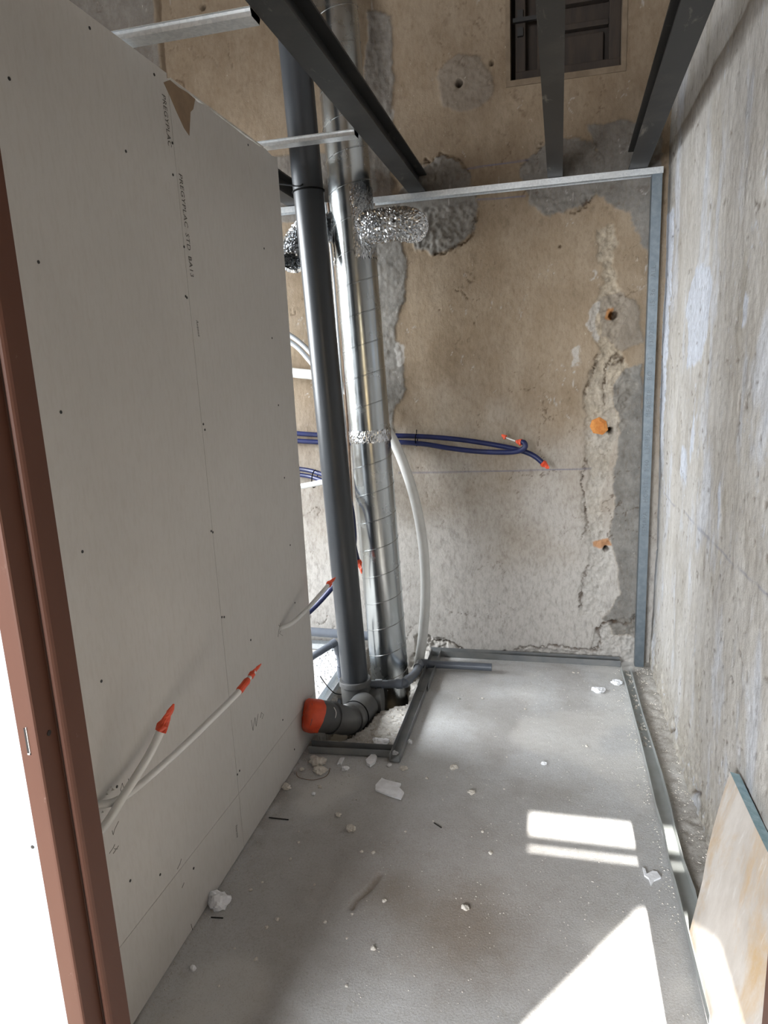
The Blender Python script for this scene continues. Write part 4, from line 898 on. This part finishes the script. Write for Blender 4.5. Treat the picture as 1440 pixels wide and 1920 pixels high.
# ------------------------------------------------------------------ leaning board
lb = thing('leaning_board', (0.40, 1.3, 0.0), 'stained pale board leaning against the right wall, blue-green top edge', 'board')
front = [(0.3790, 0.835, 0.034), (0.3790, 1.715, 0.034)]
far = [(0.4, 1.74, 0.151), (0.416, 1.768, 0.213), (0.429, 1.784, 0.286), (0.44, 1.792, 0.364), (0.452, 1.796, 0.454)]
topn = (0.453, 0.835, 0.350)
outl = [Vector(p) for p in front] + [Vector(p) for p in far] + [Vector(p) for p in [(0.453, 1.574, 0.459), (0.453, 1.388, 0.467)]] + [Vector(topn)]
nrm = Vector((-0.35, 0.0, 0.075)).normalized()
# flatten the outline on the board plane
p0 = Vector((0.3790, 0.835, 0.006)); outl[0] = p0.copy(); outl[1] = Vector((0.379, 1.715, 0.006))
outl = [p - nrm * (p - p0).dot(nrm) for p in outl]
th = 0.024; n = len(outl)
vv = [p for p in outl] + [p - nrm * th for p in outl]
link('board_face', vv, [tuple(range(n)), tuple(range(2 * n - 1, n - 1, -1))] + [(i, (i + 1) % n, n + (i + 1) % n, n + i) for i in range(n)], M['lean'], lb)
ti = list(range(6, n)); ev = [outl[i] + Vector((0, 0, 0.0006)) for i in ti] + [outl[i] - nrm * th + Vector((0, 0, 0.0006)) for i in ti]; m_ = len(ti)
MB().add(ev, [(i, i + 1, m_ + i + 1, m_ + i) for i in range(m_ - 1)]).build('top_edge', M['lean_edge'], lb)

# ------------------------------------------------------------------ rubble
def chunk(name, x, y, sx, sy, sz_, m, label, group=None, seed=0, rot=None, cat='rubble'):
    rg = random.Random(seed + 100); bm = bmesh.new(); bmesh.ops.create_icosphere(bm, subdivisions=3 if sx > 0.01 else 2, radius=1.0)
    ph = [rg.uniform(0, 6.28) for _ in range(6)]
    for v_ in bm.verts:
        p = v_.co.copy(); k_ = 1 + 0.22 * math.sin(3.1 * p.x + ph[0]) * math.sin(2.7 * p.y + ph[1]) + 0.18 * math.sin(5 * p.y + ph[2]) * math.cos(4.3 * p.z + ph[3]) + 0.12 * math.sin(9 * p.x + ph[4]) * math.sin(8 * p.z + ph[5]) + rg.uniform(-0.12, 0.12)
        v_.co = Vector((p.x * sx * k_, p.y * sy * k_, max(-0.55, p.z * k_) * sz_))
    zmin = min(v_.co.z for v_ in bm.verts); me = bpy.data.meshes.new(name)
    a = rot if rot is not None else rg.uniform(0, 6.28)
    for v_ in bm.verts: v_.co.z -= zmin
    bm.to_mesh(me); bm.free(); me.materials.append(m)
    o = bpy.data.objects.new(name, me); COL.objects.link(o); o.location = (x, y, 0.0005); o.rotation_euler = (0, 0, a)
    return tag(o, label, cat, group)
def flake(name, pts, th, m, label, tilt=0.0, cat='rubble'):
    n = len(pts); cx = sum(p[0] for p in pts) / n; cy = sum(p[1] for p in pts) / n; z = lambda x, y: 0.001 + tilt * (x - min(p[0] for p in pts))
    o = link(name, [(x, y, z(x, y) + th) for x, y in pts] + [(x, y, z(x, y)) for x, y in pts], [tuple(range(n)), tuple(range(2 * n - 1, n - 1, -1))] + [(i, (i + 1) % n, n + (i + 1) % n, n + i) for i in range(n)], m)
    return tag(o, label, cat)
flake('plaster_flake', [(-0.633, 2.216), (-0.62, 2.264), (-0.605, 2.255), (-0.539, 2.239), (-0.542, 2.215), (-0.516, 2.186), (-0.52, 2.147), (-0.567, 2.162), (-0.626, 2.187)], 0.007, M['chunk'], 'large flat white plaster flake in the middle of the floor', 0.02)
flake('plaster_flake', [(0.286, 1.945), (0.293, 1.94), (0.294, 1.917), (0.314, 1.934), (0.326, 1.932), (0.334, 1.909), (0.312, 1.893), (0.301, 1.872), (0.298, 1.9), (0.287, 1.911)], 0.006, M['chunk'], 'jagged white plaster flake near the right floor track', 0.03)
flake('plaster_flake', [(-0.711, 2.366), (-0.701, 2.398), (-0.694, 2.423), (-0.672, 2.395), (-0.671, 2.357), (-0.684, 2.332), (-0.701, 2.344)], 0.012, M['chunk'], 'white plaster flake leaning on the track in front of the hole', 0.06)
flake('plaster_flake', [(-0.82, 2.329), (-0.82, 2.371), (-0.804, 2.377), (-0.804, 2.354), (-0.802, 2.328), (-0.814, 2.337)], 0.006, M['chunk'], 'small jagged flake lying before the short track')
big = [(595, 1432, 14, 10, 'lumpy cream plaster chunk with a smaller piece before the orange capped elbow'), (600, 1447, 11, 7, 'cream plaster piece touching the lumpy chunk near the wire ring'), (411, 1695, 17, 17, 'white crumbly plaster chunk against the partition foot'),
       (537, 1478, 8, 6, 'pale stone chip at the partition foot beside the floor crack'), (648, 1443, 6, 5, 'round white chip in front of the short track'), (658, 1556, 8, 7, 'round pale chip alone in the middle floor'), (634, 1530, 5, 5, 'small cream chip above the round pale chip'),
       (1122, 1296, 10, 6, 'white oval chip near the back right floor corner'), (1156, 1282, 8, 6, 'white round chip beside the start of the right track'), (714, 1395, 14, 8, 'white plaster lump inside the shaft behind the short track'), (740, 1415, 6, 6, 'white crumb filling the corner where two tracks meet'),
       (757, 1442, 6, 4, 'cream oval chip right of the track corner'), (851, 1441, 7, 5, 'lone pale chip right of the large flake'), (1020, 1433, 5, 4, 'small white chip in the open floor toward the right'), (768, 1393, 5, 5, 'white chip right of the shaft track'), (566, 1444, 4, 4, 'tiny cream chip left of the lumpy chunk'),
       (588, 1490, 4, 3, 'tiny white chip below the stone chip'), (600, 1477, 4, 3, 'tiny pale chip above the floor crack'), (884, 1487, 6, 4, 'flat beige chip far right of the large flake'), (730, 1436, 4, 4, 'small white chip just under the track corner'), (872, 1704, 6, 4, 'beige pebble beside the brown stains'), (363, 1818, 5, 5, 'white crumb near the partition low in the picture')]
BIGP = [(-0.903, 2.325), (-0.874, 2.274), (-0.955, 1.571), (-0.967, 2.149), (-0.778, 2.305), (-0.657, 1.962), (-0.722, 2.026), (0.232, 3.123), (0.322, 3.215), (-0.684, 2.509), (-0.609, 2.439), (-0.551, 2.346), (-0.358, 2.382), (-0.014, 2.468), (-0.566, 2.536), (-0.95, 2.272), (-0.85, 2.129), (-0.84, 2.174), (-0.273, 2.237), (-0.612, 2.358), (-0.231, 1.688), (-0.917, 1.347)]
for i, ((x, y), (px, py, wx, wy, lab)) in enumerate(zip(BIGP, big)):
    dist = math.hypot(x, y, 1.55); s_ = dist / 1275.5
    chunk('plaster_chunk', x, y, wx * s_, wx * s_ * 0.9, wy * s_ * 0.75, M['chunk'] if 'white' in lab else M['crumb'], lab, None, i, 0.0)
crp = [(-0.683, 2.125), (-0.89, 2.335), (-0.658, 2.459), (-0.737, 2.5), (-0.301, 2.969), (-0.412, 2.953), (0.123, 3.305), (0.146, 3.308), (-0.101, 2.896), (-0.451, 2.298), (-0.376, 2.318), (-0.552, 1.864), (-0.591, 1.862), (-0.47, 1.984), (-0.81, 1.787), (-0.499, 1.377), (-0.46, 1.501), (-0.618, 1.563), (-0.861, 1.676), (-0.758, 1.547), (-1.079, 1.537), (-0.541, 1.521), (-0.763, 1.407), (-0.16, 2.493), (0.154, 2.623), (-0.832, 1.92), (-0.883, 1.638), (-0.178, 1.931), (-0.813, 1.869), (-0.778, 1.514), (-0.55, 1.606), (-0.386, 2.055), (-0.371, 2.178), (-0.157, 2.28), (0.059, 2.105), (-0.696, 1.695), (-0.213, 2.03), (-0.47, 1.672), (-0.836, 1.429), (-0.826, 1.313)]
for i, (x, y) in enumerate(crp):
    r = random.uniform(0.003, 0.007); chunk('plaster_crumb', x, y, r, r, r * 0.6, M['crumb'], 'tiny pale plaster crumb scattered on the dusty floor', 'tiny plaster crumbs on the floor', 300 + i)
# dust and grit nobody could count
gr = MB(); rg = random.Random(4)
def grit(x, y, r, z=0.0):
    gr.add([(x - r, y, z), (x + r, y - r * .7, z), (x + r * .3, y + r, z), (x, y, z + r * 1.2)], [(0, 1, 3), (1, 2, 3), (2, 0, 3)])
for i in range(900): grit(rg.uniform(-0.97, 0.36), rg.uniform(1.2, 3.38), rg.uniform(0.0007, 0.0022), 0.001)
for i in range(500): grit(rg.gauss(-0.75, 0.15), rg.gauss(2.38, 0.12), rg.uniform(0.0008, 0.0025), 0.001)
for i in range(260): grit(-0.985 + abs(rg.gauss(0, 0.03)), rg.uniform(1.2, 2.5), rg.uniform(0.001, 0.003), 0.001)
for i in range(220): grit(0.362 - abs(rg.gauss(0, 0.02)), rg.uniform(1.7, 3.38), rg.uniform(0.001, 0.003), 0.001)
gr.v = [(x, y, z) for x, y, z in gr.v]
tag(gr.build('plaster_grit', M['crumb']), 'fine pale grit and dust strewn over the floor', 'grit', kind='stuff')
gr = MB()
for i in range(520): grit(rg.uniform(0.425, 0.50), rg.uniform(1.9, 3.42), rg.uniform(0.0012, 0.0042), 0.005)
tag(gr.build('mortar_rubble', M['crumb']), 'loose mortar rubble between the right track and the wall', 'rubble', kind='stuff')
gr = MB()
for i in range(350):
    x = rg.uniform(-0.80, -0.62); y = rg.uniform(2.46, 2.95)
    if sdf(np.array([x]), np.array([y]), hole_poly)[0] > 0.03: grit(x, y, rg.uniform(0.002, 0.006), 0.0)
tag(gr.build('shaft_rubble', M['crumb']), 'crumbled white plaster on the broken slab inside the shaft', 'rubble', kind='stuff')
gr = MB()
for i in range(500): grit(rg.gauss(-1.16, 0.07), rg.gauss(3.2, 0.12), rg.uniform(0.003, 0.012), 0.001)
tag(gr.build('white_plaster_spill', M['chunk']), 'white crumbled plaster on the floor behind the partition', 'rubble', kind='stuff')
# wire ring, nail and slivers
wr_ = [(-0.964, 2.251), (-0.949, 2.224), (-0.914, 2.212), (-0.876, 2.215), (-0.844, 2.238), (-0.836, 2.265), (-0.841, 2.3)]
tag(MB().tube(spline([(x, y, 0.003) for x, y in wr_], 6), 0.0012, 6).build('wire_ring', M['wire']), 'thin curved rusty wire around the cream plaster pieces', 'wire')
n0, n1 = [(-0.381, 2.044), (-0.352, 2.023)]
tag(MB().tube([(n0[0], n0[1], 0.003), (n1[0], n1[1], 0.003)], 0.002, 8).build('nail', M['screw']), 'small dark nail lying on the middle of the floor', 'nail')
n0, n1 = [(-0.963, 1.971), (-0.889, 1.972)]
tag(MB().tube([(n0[0], n0[1], 0.003), (n1[0], n1[1], 0.003)], 0.0022, 8).build('nail', M['screw']), 'long dark nail at the partition foot by the floor crack', 'nail')
n0, n1 = [(-0.953, 1.517), (-0.917, 1.521)]
tag(MB().tube([(n0[0], n0[1], 0.003), (n1[0], n1[1], 0.003)], 0.0018, 8).build('nail', M['screw']), 'dark nail just below the white crumbly chunk', 'nail')
